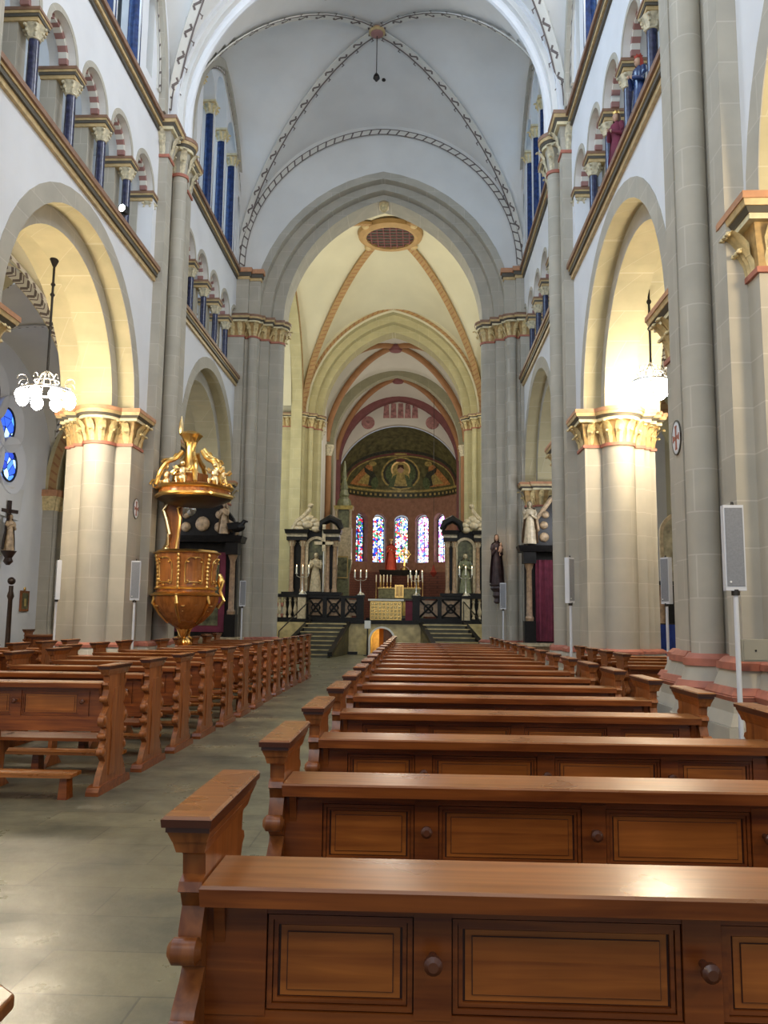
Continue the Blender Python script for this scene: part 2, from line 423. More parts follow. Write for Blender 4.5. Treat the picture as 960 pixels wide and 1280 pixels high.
def side_wall(side):
    mp = mpL if side == 'left' else mpR
    m = MB()
    o = lambda r: [dict(c=c, r=r, s=5.65) for c in ARC]
    wall(m, mp, 0, 25.2, 5.65, 8.75, 0, .33, o(2.72), 'plaster_white', 'stone_yellow')
    wall(m, mp, 0, 25.2, 5.65, 9.15, .33, .95, o(2.40), 'stone_grey', 'stone_yellow')
    wall(m, mp, 0, 25.2, 5.65, 9.15, .95, 1.45, o(2.60), 'stone_yellow', 'stone_yellow')
    m2 = lambda u0, u1, v0, v1, w0, w1, mt: m.prism([(u0, v0), (u1, v0), (u1, v1), (u0, v1)], lambda u, v: mp(u, v, w0), lambda u, v: mp(u, v, w1), mt)
    m2(0, 25.2, 8.75, 9.05, 0, .33, 'stone_grey')
    m2(0, 25.2, 9.05, 9.22, .0, .33, 'stone_grey')
    # gallery zone
    ops = []
    for (c, a, b_) in BAYS:
        for k in range(-2, 3): ops.append(dict(c=c+k*1.3 if c > 20 else c+k*1.357, r=.5, s=10.66))
    wall(m, mp, 0, 25.2, 10.66, 12.15, 0, .45, ops, 'plaster_white', 'plaster_vault')
    for (c, a, b_) in BAYS:
        p = 1.3 if c > 20 else 1.357
        m2(max(0, a-1.0), c-2.5*p+.12, 9.22, 10.66, 0, .45, 'plaster_white'); m2(c+2.5*p-.12, min(25.2, b_+1.0), 9.22, 10.66, 0, .45, 'plaster_white')
    m2(0, 25.2, 9.02, 9.2, .33, 2.9, 'stone_grey')
    m2(0, 25.2, 12.0, 12.3, .45, 2.9, 'plaster_white')
    gops = [dict(c=c+k*1.9, r=.3, s=10.9, sill=9.9) for (c, a, b_) in BAYS for k in (-1, 0, 1)]
    wall(m, mp, 0, 25.2, 9.2, 12.1, 2.9, 3.2, gops, 'plaster_white')
    m2(24.9, 25.2, 9.2, 12.1, .45, 2.9, 'plaster_white')
    for u in (8.6, 17.5): m2(u, u+.7, 9.2, 12.1, .7, 2.9, 'plaster_white')
    # clerestory zone
    ops = []
    for (c, a, b_) in BAYS:
        ops += [dict(c=c-1.36, r=.6, s=15.95, sill=12.55), dict(c=c, r=.6, s=16.5, sill=12.55), dict(c=c+1.36, r=.6, s=15.95, sill=12.55),
                dict(c=c-2.62, r=.19, s=14.7, sill=13.0), dict(c=c+2.62, r=.19, s=14.7, sill=13.0)]
    wall(m, mp, 0, 25.2, 12.15, 18.6, 0, .4, ops, 'plaster_white', 'plaster_vault')
    ops = []
    for (c, a, b_) in BAYS: ops += [dict(c=c+k*1.36, r=.42, s=15.3+(.5 if k == 0 else 0), sill=12.9) for k in (-1, 0, 1)]
    wall(m, mp, 0, 25.2, 12.3, 18.6, 1.2, 1.5, ops, 'plaster_white', 'plaster_vault')
    m2(0, 25.2, 12.15, 12.5, .4, 1.5, 'stone_grey'); m2(0, 25.2, 17.6, 17.8, .4, 1.5, 'plaster_white')
    w = struct(m, 'wall_'+side, angle=5, label= 'white plastered nave wall with arcade, gallery and clerestory on the '+side)
    r = MB()
    for c in ARC: ring(r, mp, c, 2.72, 3.02, 5.65, -.012, .0, 'stone_grey')
    r.build('arch_moulding', w)
    # painted soffit blocks of the gallery arches
    g = MB()
    for (c, a, b_) in BAYS:
        for k in range(-2, 3):
            cc = c+k*(1.3 if c > 20 else 1.357)
            for i in range(14):
                a0, a1 = pi*i/14, pi*(i+1)/14
                pl = [(cc-cos(t)*q, 10.66+sin(t)*q) for t, q in ((a0, .42), (a1, .42), (a1, .5), (a0, .5))]
                g.prism(pl, lambda u, v: mp(u, v, .12), lambda u, v: mp(u, v, .26), 'band_red' if i % 2 else 'band_white')
            ring(g, mp, cc, .5, .6, 10.66, -.01, 0, 'stone_grey')
    g.build('painted_arch_band', w)
    # shield arch bands round the clerestory
    sb = MB(); s = 1 if side == 'left' else -1
    for (c, a, b_) in BAYS[1:]:
        A = arch(c, 3.12 if c > 20 else 3.2, 13.0, 4.35, 30)
        pts = [mp(u, v, -.0) for u, v in A]
        band(sb, pts, lambda i, P=pts: (Vector(P[i+1])-Vector(P[i])).normalized().cross(Vector((s, 0, 0))), (s, 0, 0), .075, 'ladder', step=.3)
        pts = [mp(u, v, 0) for u, v in arch(c, 3.38 if c > 20 else 3.45, 12.6, 4.9, 30)]
        sb.rings([[Vector(p)+Vector((s*d, 0, 0))+n_*q for d, q in ((0, -.12), (.14, -.12), (.14, .12), (0, .12))] for p, n_ in
                  [(pts[i], (Vector(pts[min(i+1, 30)])-Vector(pts[max(i-1, 0)])).normalized().cross(Vector((1, 0, 0)))) for i in range(31)]], 'stone_grey')
    sb.build('painted_shield_arch', w)
    # cornices
    for n, z, segs in ((1, 8.75, ((0, 7.95), (9.95, 16.93), (18.87, 25.12))), (2, 12.15, ((0, 7.95), (9.95, 16.93), (18.87, 25.12)))):
        t = MB()
        for a, b_ in segs:
            for (z0, z1, w1, mt) in ((0, .09, .06, 'paint_gold'), (.09, .17, .10, 'paint_dark'), (.17, .22, .12, 'paint_gold'), (.22, .31, .16, 'paint_brown')) if n == 1 else \
                    ((0, .08, .05, 'paint_dark'), (.08, .15, .09, 'paint_gold'), (.15, .22, .10, 'paint_dark'), (.22, .32, .15, 'paint_brown')):
                m3 = [(a, z+z0), (b_, z+z0), (b_, z+z1), (a, z+z1)]
                t.prism(m3, lambda u, v: mp(u, v, 0), lambda u, v: mp(u, v, -w1), mt)
        struct(t, 'trim_%d' % (n+(0 if side == 'left' else 2)), 'painted orange, black and gold cornice on the %s wall %s the gallery arches' % (side, 'below' if n == 1 else 'above'))
    # windows: clerestory glass and added glowing panes that light the gallery
    for bi, (c, a, b_) in enumerate(BAYS):
        for (k, sp) in ((-1, 15.3), (0, 15.8), (1, 15.3)):
            t = MB(); cc = c+k*1.36
            pl = [(cc-.42, 12.9), (cc+.42, 12.9)]+[p for p in reversed(arch(cc, .42, sp))]
            t.prism(pl, lambda u, v: mp(u, v, 1.30), lambda u, v: mp(u, v, 1.33), 'glass_sky')
            o = struct(t, 'window_%d' % (1+bi*6+(k+1)+(3 if side == 'right' else 0)), '%s clerestory window with pale blue glass, bay %s of the %s wall' % ({-1: 'nearer', 0: 'middle', 1: 'farther'}[k], ORD[bi], side))
            f = MB()
            ring(f, mp, cc, .36, .43, sp, 1.24, 1.31, 'iron', foot=12.9)
            for q in range(5): f.prism([(cc-.4, 13.2+q*.5), (cc+.4, 13.2+q*.5), (cc+.4, 13.23+q*.5), (cc-.4, 13.23+q*.5)], lambda u, v: mp(u, v, 1.25), lambda u, v: mp(u, v, 1.29), 'iron')
            f.build('window_frame', o)
        t = MB()
        for k in (-1, 0, 1):
            cc = c+k*1.9; pl = [(cc-.3, 9.9), (cc+.3, 9.9)]+[p for p in reversed(arch(cc, .3, 10.9))]
            t.prism(pl, lambda u, v: mp(u, v, 3.05), lambda u, v: mp(u, v, 3.08), 'glass_sky')
        struct(t, 'window_%d' % (20+bi+(3 if side == 'right' else 0)), 'small added glowing panes behind the gallery arches, bay %s of the %s wall' % (ORD[bi], side))
for sd in ('left', 'right'): side_wall(sd)

# ---- gallery columns (blue-black marble colonnettes with gilded capitals)
def gallery_column():
    t = thing('gallery_column', 'dark blue marble gallery colonnette', 'column')
    m = MB(); m.lathe((0, 0, 0), [(.085, .10), (.08, 1.02)], 'marble_blue', 14); m.build('shaft', t)
    m = MB(); m.lathe((0, 0, 0), [(.13, 0), (.13, .03), (.10, .055), (.115, .075), (.09, .10)], 'stone_grey', 14); m.build('base', t)
    m = MB(); m.lathe((0, 0, 0), [(.085, 1.02), (.10, 1.03), (.09, 1.06), (.12, 1.16), (.16, 1.24)], 'leaf_pale', 14)
    leaves(m, [('c', 0, 0, .085)], 1.05, 1.24, 'leaf_pale', .07, .06); m.build('capital', t)
    m = MB(); m.box(.20, .47, -.14, .14, 0, 1.25, 'stone_grey'); m.build('backing_pier', t)
    m = MB()
    for z0, z1, e, mt in ((1.24, 1.30, 0, 'paint_gold'), (1.30, 1.35, .02, 'paint_dark'), (1.35, 1.39, .03, 'paint_gold'), (1.39, 1.44, .045, 'paint_brown')): m.box(-.12, .47, -.17, .17, z0, z1, mt, e)
    m.build('abacus', t)
    return t
gcol = gallery_column(); first = True
for si, (sd, X, rz) in enumerate((('left', XL, pi), ('right', XR, 0))):
    for bi, (c, a, b_) in enumerate(BAYS[1:]):
        p = 1.3 if c > 20 else 1.357
        for k in range(6):
            y = c+(k-2.5)*p
            lab = 'dark marble gallery colonnette with gilt capital, %s from the camera in the %s bay of the %s wall' % (ORD[k], ('nearer', 'farther')[bi], sd)
            loc = (X+(-.13 if sd == 'left' else .13), y, 9.22)
            if first: gcol.location = loc; gcol.rotation_euler = (0, 0, rz); gcol['label'] = lab; gcol['group'] = 'gallery colonnettes'; remember(gcol); first = False
            else: dup(gcol, loc, rz, lab, 'gallery colonnettes')
def clere_column():
    t = thing('clerestory_column', 'tall azure marble column', 'column')
    m = MB(); m.lathe((0, 0, 0), [(.15, .14), (.135, 3.05)], 'marble_azure', 14); m.build('shaft', t)
    m = MB(); m.lathe((0, 0, 0), [(.2, 0), (.2, .05), (.17, .09), (.19, .11), (.15, .14)], 'stone_grey', 14); m.build('base', t)
    m = MB(); m.lathe((0, 0, 0), [(.14, 3.05), (.16, 3.07), (.14, 3.1), (.17, 3.22), (.21, 3.32)], 'leaf_pale', 14)
    leaves(m, [('c', 0, 0, .14)], 3.1, 3.32, 'leaf_gold', .09, .08)
    m.build('capital', t)
    m = MB(); m.box(-.15, .26, -.15, .15, 3.32, 3.38, 'paint_gold'); m.box(-.15, .26, -.15, .15, 3.38, 3.44, 'paint_cream', .03); m.build('abacus', t)
    return t
ccol = clere_column(); first = True
for si, (sd, X, rz) in enumerate((('left', XL, pi), ('right', XR, 0))):
    for bi, (c, a, b_) in enumerate(BAYS[1:]):
        for k in range(4):
            y = c+(k-1.5)*1.36+(.0 if k in (1, 2) else 0)
            lab = 'tall azure column between clerestory openings, %s from the camera in the %s bay of the %s wall' % (ORD[k], ('nearer', 'farther')[bi], sd)
            loc = (X+(-.14 if sd == 'left' else .14), y, 12.5)
            if first: ccol.location = loc; ccol.rotation_euler = (0, 0, rz); ccol['label'] = lab; ccol['group'] = 'clerestory columns'; remember(ccol); first = False
            else: dup(ccol, loc, rz, lab, 'clerestory columns')

# ---- clustered piers
def pier(name, label, heads, tops, base_top=.95, body='stone_grey', leafm='leaf_gold', full=None, ztop=None):
    """comps: members rising to capital tops; tops: list of (members, capital z0, z1)"""
    t = thing(name, label, 'pier', loc=(0, 0, 0))
    m = MB()
    for cs, z0, z1 in tops: cluster(m, cs, base_top, z0, body)
    m.build('shaft', t)
    b_ = MB(); al = [c for cs, _, _ in tops for c in cs]; H = base_top
    cluster(b_, al, 0, H*.50, 'stone_grey', .26, .24); cluster(b_, al, H*.52, H*.60, 'stone_grey', .22, .17); cluster(b_, al, H*.60, H*.68, 'stone_grey', .17, .17)
    cluster(b_, al, H*.68, H*.73, 'paint_red', .15, .19); cluster(b_, al, H*.73, H*.78, 'paint_red', .19, .15)
    cluster(b_, al, H*.78, H*.92, 'stone_grey', .12, .06); cluster(b_, al, H*.92, H*.96, 'paint_red', .09, .09); cluster(b_, al, H*.96, H, 'paint_red', .09, .03)
    b_.build('base', t)
    for hi, (cs_, z0, z1) in enumerate(tops):
        lm = 'leaf_pale' if z0 > 11 else leafm; om = 'paint_brown' if z0 > 10 else 'paint_orange'
        for cs in (heads[hi] if heads and heads[hi] else [cs_]):
            h = z1-z0; k = MB()
            cluster(k, cs, z0, z0+h*.07, 'paint_red', .03, .03); cluster(k, cs, z0+h*.07, z0+h*.68, 'leaf_ground' if z0 < 11 else 'stone_grey', .0, .05)
            leaves(k, cs, z0+h*.08, z0+h*.68, lm, .19, .13); k.build('capital', t)
            a = MB()
            cluster(a, cs, z0+h*.68, z0+h*.76, 'paint_cream', .12, .12); cluster(a, cs, z0+h*.76, z0+h*.83, 'paint_dark', .13, .17)
            cluster(a, cs, z0+h*.83, z0+h*.91, 'paint_gold', .18, .20); cluster(a, cs, z0+h*.91, z1, om, .21, .21); a.build('abacus', t)
    return t
def arcade_pier(side, yc, label, ztop=12.5, bt=.95, d=0.):
    s = 1 if side == 'left' else -1; X0 = XL if side == 'left' else XR
    B = lambda w0, w1, u0, u1: ('b', X0+s*w0, X0+s*w1, yc+u0, yc+u1)
    C = lambda w, u, r: ('c', X0+s*w, yc+u, r)
    low = [B(-1.45, 0, -1.45+d, 1.45), B(-1.3, -.0, -1.6+d, 1.6), B(-1.15, -.0, -1.75+d, 1.75), C(-.64, -1.78+d, .31), C(-.64, 1.78, .31)]
    up = [B(-.05, .05, -.70, .70), B(-.05, .20, -.95, -.60), B(-.05, .20, .60, .95), C(.20, 0, .17)]
    hd = []
    for q in (-1, 1):
        z = d if q < 0 else 0; i = 1.15-z*.35
        hd.append([B(-1.45, -.0, q*i, q*1.45+z), B(-1.3, -.0, q*i, q*1.6+z), B(-1.15, -.0, q*i, q*1.75+z), C(-.64, q*1.78+z, .31)])
    t = pier('clustered_pier', label, [hd, None], [(low, 4.95, 5.68), (up, 11.62, ztop)], base_top=bt)
    return t
for side, yc, lab in (('right', 9.02, 'massive grey stone pier at the right edge with a red-banded base and cross medallion'),
                      ('left', 8.95, 'grey stone pier of the left arcade just outside the left edge'),
                      ('left', 17.9, 'clustered stone pier on the left standing beside the gilded pulpit'),
                      ('right', 17.9, 'clustered stone pier on the right lit warm by the chandelier')):
    arcade_pier(side, yc, lab, bt=1.25 if yc < 10 else 1.05, d=.52 if yc < 10 else 0)
def mx(x): return -2.3-x
def mirror(cs): return [('b', mx(c[2]), mx(c[1]), c[3], c[4]) if c[0] == 'b' else ('c', mx(c[1]), c[2], c[3]) for c in cs]
cp = [('b', -7.19, -5.5, 25.1, 26.6), ('b', -7.1, -5.05, 25.32, 26.6), ('c', -5.24, 25.3, .155), ('b', -5.3, -4.78, 25.5, 26.6), ('b', -5.2, -4.5, 25.75, 26.7), ('c', -4.52, 25.95, .185), ('b', -6.8, -4.9, 26.6, 27.2)]
pier('crossing_pier', 'left tall stepped grey pier at the near side of the crossing', None, [(cp, 10.35, 11.05)])
pier('crossing_pier', 'right tall stepped grey pier carrying the painted Madonna statue', None, [(mirror(cp), 10.35, 11.05)])
cf = [('b', -6.6, -5.2, 37.4, 39.2), ('b', -6.0, -4.85, 37.6, 39.2), ('c', -5.35, 37.45, .17), ('b', -5.2, -4.68, 37.95, 39.2), ('c', -4.98, 37.7, .15), ('c', -4.66, 38.15, .17)]
pier('crossing_pier', 'left pale yellow stepped pier at the far side of the crossing', None, [(cf, 10.3, 10.95)], body='stone_cream', base_top=2.2)
pier('crossing_pier', 'right pale yellow stepped pier at the far side of the crossing', None, [(mirror(cf), 10.3, 10.95)], body='stone_cream', base_top=2.2)
for X0, s, nm in ((XL, -1, 'left'), (XR, 1, 'right')):
    cs = [('b', X0, X0+s*.4, 24.92, 25.1), ('b', X0+s*.3, X0+s*1.1, 24.8, 25.1), ('b', X0+s*1.0, X0+s*1.4, 24.95, 25.1)]
    pier('arcade_respond', 'flat pilaster with orange capital on the west face of the %s crossing pier' % nm, None, [(cs, 4.95, 5.68)])
# upper part of the crossing piers, behind the capitals, up to the vault corbel
for sg, nm in ((0, 'left'), (1, 'right')):
    cs = [('b', -6.5, -5.55, 25.12, 25.3), ('b', -6.5, -5.2, 25.12, 25.3)]
    if sg: cs = mirror(cs)
    t = thing('vault_corbel', 'orange and black painted vault corbel high on the %s crossing pier' % nm, 'corbel')
    m = MB(); cluster(m, [('b', XL-.1, -5.35, 24.85, 25.2), ('b', -5.4, -5.0, 25.0, 25.2)] if not sg else [('b', 3.05, XR+.1, 24.85, 25.2), ('b', 2.7, 3.1, 25.0, 25.2)], 11.05, 12.2, 'stone_grey'); m.build('pilaster', t)
    a = MB(); q = [('b', XL-.1, -5.35, 24.85, 25.2), ('b', -5.4, -5.0, 25.0, 25.2)] if not sg else [('b', 3.05, XR+.1, 24.85, 25.2), ('b', 2.7, 3.1, 25.0, 25.2)]
    for z0, z1, e, mt in ((12.15, 12.24, .03, 'paint_gold'), (12.24, 12.36, .07, 'paint_dark'), (12.36, 12.5, .11, 'paint_orange')): cluster(a, q, z0, z1, mt, e)
    a.build('abacus', t)

# ---- nave vault
def vault(m, xc, a, yc, b_, z0, rise, dome, mat, n=44):
    f = lambda s: sqrt(max(0, 1-s*s))
    def Z(x, y):
        s, t = (x-xc)/a, (y-yc)/b_
        return z0+rise*max(f(s), f(t))+dome*(1-s*s)*(1-t*t)
    g = lambda q: sin(pi/2*(2*q-1))
    m.grid(lambda u, v: (xc+a*g(u), yc+b_*g(v), Z(xc+a*g(u), yc+b_*g(v))), n, n, mat)
    return Z
def diag(Z, xc, a, yc, b_, sx, sy, n=30, k0=.0, k1=.985, dz=.04):
    out = []
    for i in range(n+1):
        q = sin(pi/2*(k0+(k1-k0)*i/n)); x, y = xc+sx*a*q, yc+sy*b_*q
        out.append((x, y, Z(x, y)-dz))
    return out
def rib_frame(P, xc, yc, flip=1):
    def side(i):
        d = Vector(P[i+1])-Vector(P[i]); h = Vector((d.x, d.y, 0)).normalized(); return Vector((-h.y, h.x, 0))*flip
    def nrm(i):
        d = (Vector(P[i+1])-Vector(P[i])).normalized(); s_ = side(i); n_ = d.cross(s_)
        return n_ if n_.z < 0 else -n_
    return side, nrm
cm = MB()
NV = []
for (yc, b_) in ((4.48, 4.15), (13.43, 4.15), (21.7, 3.47)):
    NV.append((vault(cm, CX, 4.52, yc, b_, 12.85, 4.62, .8, 'plaster_vault'), yc, b_))
ceil = struct(cm, 'ceiling', 'pale plastered nave vault with painted ribs')
for j, (Z, yc, b_) in enumerate(NV[1:]):
    for sx in (-1, 1):
        for sy in (-1, 1):
            P = diag(Z, CX, 4.52, yc, b_, sx, sy); s_, n_ = rib_frame(P, CX, yc, sx*sy)
            rb = MB(); band(rb, P, s_, n_, .11, 'vine', step=.3, th=.03); rb.build('painted_rib', ceil)
for yt in (8.95, 17.9):
    m = MB(); mpT = lambda u, v, w: (u, yt+w, v)
    ring(m, mpT, CX, 4.36, 4.75, 13.08, -.38, .38, 'plaster_white', n=40, foot=12.5)
    ring(m, mpT, CX, 4.24, 4.40, 13.08, -.26, .26, 'plaster_vault', n=40, foot=12.5)
    A = [(CX-4.2, 12.5)]+arch(CX, 4.2, 13.08, n=40)+[(CX+4.2, 12.5)]
    m.tube([(u, yt, v) for u, v in A], .12, 'plaster_white', 10)
    for w in (-.40, .40):
        pts = [(u, yt+w, v) for u, v in arch(CX, 4.56, 13.08, n=40)]
        sgn = 1 if w > 0 else -1
        band(m, pts, lambda i, P=pts: (Vector(P[i+1])-Vector(P[i])).normalized().cross(Vector((0, 1, 0))), (0, sgn, 0), .09, 'ladder', step=.3, th=.02)
    m.build('transverse_arch', ceil)
# boss with hanging pendant
bz = NV[2][0](CX, 21.7)
t = thing('vault_boss', 'small round painted boss at the crown of the nave vault', 'boss', (CX, 21.7, bz-.12))
m = MB(); m.lathe((0, 0, 0), [(.05, -.10), (.16, -.07), (.2, 0), (.2, .1)], 'band_red', 16); m.build('disc', t)
m = MB(); m.lathe((0, 0, 0), [(.20, -.03), (.24, 0), (.24, .05)], 'paint_gold', 16); m.build('rim', t)
t = thing('hanging_ornament', 'small dark ornament hanging on a cord below the vault boss', 'ornament', (CX, 21.7, bz-1.5))
m = MB(); m.cyl(0, 0, .12, 1.3, .012, 'iron', seg=6); m.build('cord', t)
m = MB(); m.lathe((0, 0, 0), [(.02, -.12), (.10, -.02), (.08, .06), (.02, .14)], 'iron', 10); m.build('pendant', t)
t = MB()
for x, y in ((-2.5, 19.9), (-.0, 19.9), (-1.1, 23.6)):
    z = NV[2][0](x, y); t.lathe((x, y, z-.03), [(.06, 0), (.06, .05)], 'iron', 10)
t.build('vault_hole', ceil)

# ---- east wall of the nave with the stepped crossing arch
mpX = lambda y0: (lambda u, v, w: (u, y0+w, v))
m = MB(); C2 = -1.15
wall(m, mpX(25.15), XL-.3, XR+.3, 11.05, 18.4, 0, .3, [dict(c=C2, r=3.92, s=11.05, rise=4.6)], 'plaster_vault', 'stone_grey')
wall(m, mpX(25.45), XL-.3, XR+.3, 11.05, 18.4, 0, .32, [dict(c=C2, r=3.58, s=11.05, rise=4.38)], 'stone_grey', 'stone_grey')
wall(m, mpX(25.77), XL-.3, XR+.3, 11.05, 18.4, 0, .9, [dict(c=C2, r=3.22, s=11.05, rise=4.2)], 'stone_grey', 'stone_grey')
ew = struct(m, 'wall_crossing', 'plaster wall over the grey stepped pointed crossing arch')
m = MB(); ring(m, mpX(25.15), C2, 3.92, 4.14, 11.05, -.012, 0, 'stone_grey', 4.6, 4.84); m.build('arch_moulding', ew)
m = MB(); P = [(u, 25.13, v) for u, v in arch(CX, 4.42, 12.7, 4.55, 40)]
band(m, P, lambda i, P=P: (Vector(P[i+1])-Vector(P[i])).normalized().cross(Vector((0, 1, 0))), (0, -1, 0), .085, 'ladder', step=.3, th=.03); m.build('painted_wall_arch', ew)
m = MB(); m.box(-1.30, -1.0, 25.85, 26.2, 15.1, 15.36, 'paint_gold'); m.ball((-1.15, 25.9, 15.05), (.13, .1, .17), 'leaf_gold'); m.build('keystone', ew)

# ---- crossing
m = MB(); YC0, YC1 = 26.7, 37.6; yc = (YC0+YC1)/2
ZC = vault(m, C2, 4.15, yc, 5.45, 11.2, 4.75, 1.4, 'plaster_cream')
cc = struct(m, 'ceiling_crossing', 'cream plastered crossing vault with ochre ribs')
for sx in (-1, 1):
    for sy in (-1, 1):
        P = diag(ZC, C2, 4.15, yc, 5.45, sx, sy, k0=.10); s_, n_ = rib_frame(P, C2, yc)
        rb = MB(); band(rb, P, s_, n_, .15, 'dash', base='band_ochre', dark='rib_brown', step=.22, th=.10); rb.build('rib', cc)
t = thing('vault_oculus', 'large round opening, its shade a dark disc, with gilded brown rim in the crossing vault', 'oculus', (C2, yc, ZC(C2, yc)-.3))
m = MB(); m.lathe((0, 0, 0), [(.98, .2), (.98, -.10), (1.12, -.14), (1.3, -.05), (1.34, .12), (1.1, .2)], 'band_ochre', 36, cap=False); m.build('rim', t)
m = MB(); m.lathe((0, 0, 0), [(.99, .0), (.02, .02)], 'paint_dark', 36)  # dark disc closes the oculus, coloured as the shade of a hole
for k in range(-3, 4):
    h = sqrt(.9-(k*.26)**2*.95)
    m.box(-h, h, k*.26-.02, k*.26+.02, -.07, -.04, 'rib_maroon'); m.box(k*.26-.02, k*.26+.02, -h, h, -.075, -.045, 'rib_maroon')
m.build('grille', t)
for k in range(4): m = MB(); a = pi/4+k*pi/2; m.ball((1.36*cos(a), 1.36*sin(a), -.02), (.16, .16, .12), 'paint_gold', 10, 6); m.build('carved_head', t)
for sd, X, s in (('left', C2-4.15, -1), ('right', C2+4.15, 1)):
    m = MB(); mp = (lambda X, s: (lambda u, v, w: (X+s*w, u, v)))(X, s)
    wall(m, mp, 27.25, 37.35, 0, 17.2, 0, .5, [dict(c=32.33, r=4.68, s=11.0, rise=4.75)], 'stone_cream', 'stone_cream')
    wall(m, mp, 25.6, 39.5, 0, 17.2, 5.6, 5.9, [dict(c=32.3, r=1.2, s=9, sill=5)], 'plaster_cream', 'stone_cream')
    m.grid(lambda u, v: (X+s*(.5+5.1*u), 32.3-4.6*cos(pi*v), 11.2+4.6*sin(pi*v)), 2, 24, 'plaster_cream')
    wall(m, lambda u, v, w: (u, 39.0+w, v), min(X+s*.5, X+s*5.7), max(X+s*.5, X+s*5.7), 0, 17, 0, .3, [], 'plaster_white')
    w = struct(m, 'wall_transept_'+sd, 'cream transept wall on the '+sd)
    r = MB(); P = [mp(u, v, -.02) for u, v in arch(32.33, 4.76, 11.0, 4.9, 30)]
    band(r, P, lambda i, P=P: (Vector(P[i+1])-Vector(P[i])).normalized().cross(Vector((1, 0, 0))), (-s, 0, 0), .08, 'dash', base='band_ochre', dark='rib_brown', step=.25, th=.02); r.build('painted_arch_band', w)
    t = MB(); cc2 = 32.3; pl = [(cc2-1.2, 5), (cc2+1.2, 5)]+list(reversed(arch(cc2, 1.2, 9)))
    t.prism(pl, lambda u, v: mp(u, v, 5.72), lambda u, v: mp(u, v, 5.75), 'glass_sky'); struct(t, 'window_%d' % (30+(s > 0)), 'tall round-arched window of the %s transept' % sd)

# ---- far crossing arch and choir
m = MB()
for y0, w, r, rs, mt in ((37.55, .42, 3.95, 4.95, 'stone_cream'), (37.97, .42, 3.66, 4.62, 'stone_choir'), (38.39, .85, 3.36, 4.25, 'stone_choir')):
    wall(m, mpX(y0), -6.6, 4.3, 10.95, 17.6, 0, w, [dict(c=-1.16, r=r, s=10.95, rise=rs)], 'plaster_cream' if y0 < 37.6 else 'stone_cream', 'stone_cream')
fw = struct(m, 'wall_choir_arch', 'cream wall over the stepped pointed choir arch')
r = MB(); P = [(u, 37.52, v) for u, v in arch(-1.16, 4.1, 10.95, 5.12, 40)]
band(r, P, lambda i, P=P: (Vector(P[i+1])-Vector(P[i])).normalized().cross(Vector((0, 1, 0))), (0, -1, 0), .07, 'dash', base='band_ochre', dark='rib_brown', step=.25, th=.03); r.build('painted_arch_band', fw)
CC, CA = -1.16, 3.85
for sd, X, s in (('left', CC-CA, -1), ('right', CC+CA, 1)):
    m = MB(); mp = (lambda X, s: (lambda u, v, w: (X+s*w, u, v)))(X, s)
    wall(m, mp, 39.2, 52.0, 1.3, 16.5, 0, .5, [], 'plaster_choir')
    struct(m, 'wall_choir_'+sd, 'plain choir wall on the '+sd)
m = MB(); Zs = []
for (y0, y1) in ((39.24, 45.0), (45.6, 50.4)): Zs.append((vault(m, CC, CA, (y0+y1)/2, (y1-y0)/2, 11.2, 4.1, .5, 'plaster_choir', 30), (y0+y1)/2, (y1-y0)/2))
ch = struct(m, 'ceiling_choir', 'white choir vault with heavy brown ribs')
for j, (Z, yc, b_) in enumerate(Zs):
    for sx in (-1, 1):
        for sy in (-1, 1):
            r = MB(); r.tube(diag(Z, CC, CA, yc, b_, sx, sy, 22, dz=.05), .17, 'rib_brown' if sy*1 else '', 10); r.build('rib', ch)
    r = MB(); z = Z(CC, yc); r.lathe((CC, yc, z-.28), [(.05, -.12), (.3, -.05), (.36, .1), (.3, .25)], 'rib_maroon', 16); r.build('keystone', ch)
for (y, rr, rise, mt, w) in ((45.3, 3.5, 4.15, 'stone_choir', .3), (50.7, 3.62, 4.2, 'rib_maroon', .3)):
    m = MB(); ring(m, mpX(y), CC, rr, CA+.15, 10.9, -w, w, mt, rise, rise+.55, 34, foot=1.35)
    m.build('transverse_arch', ch)
# choir wall shafts
for k, (x, y) in enumerate(((CC-CA+.1, 40.6), (CC-CA+.15, 44.6), (CC+CA-.15, 44.6))):
    t = thing('choir_shaft', ['slender pale wall shaft with a ring, left behind the far crossing pier', 'brown painted wall shaft on the left side of the choir', 'brown painted wall shaft on the right side of the choir'][k], 'column', (x, y, 1.35))
    m = MB(); m.cyl(0, 0, .4, 9.0, .16, 'rib_brown' if k else 'plaster_white'); m.build('shaft', t)
    m = MB(); m.lathe((0, 0, 0), [(.26, 0), (.26, .25), (.2, .4)], 'stone_grey'); m.build('base', t)
    m = MB(); m.lathe((0, 0, 0), [(.17, 9.0), (.2, 9.1), (.18, 9.15), (.28, 9.5), (.3, 9.6)], 'leaf_pale'); leaves(m, [('c', 0, 0, .17)], 9.1, 9.5, 'leaf_pale', .12, .1); m.build('capital', t)

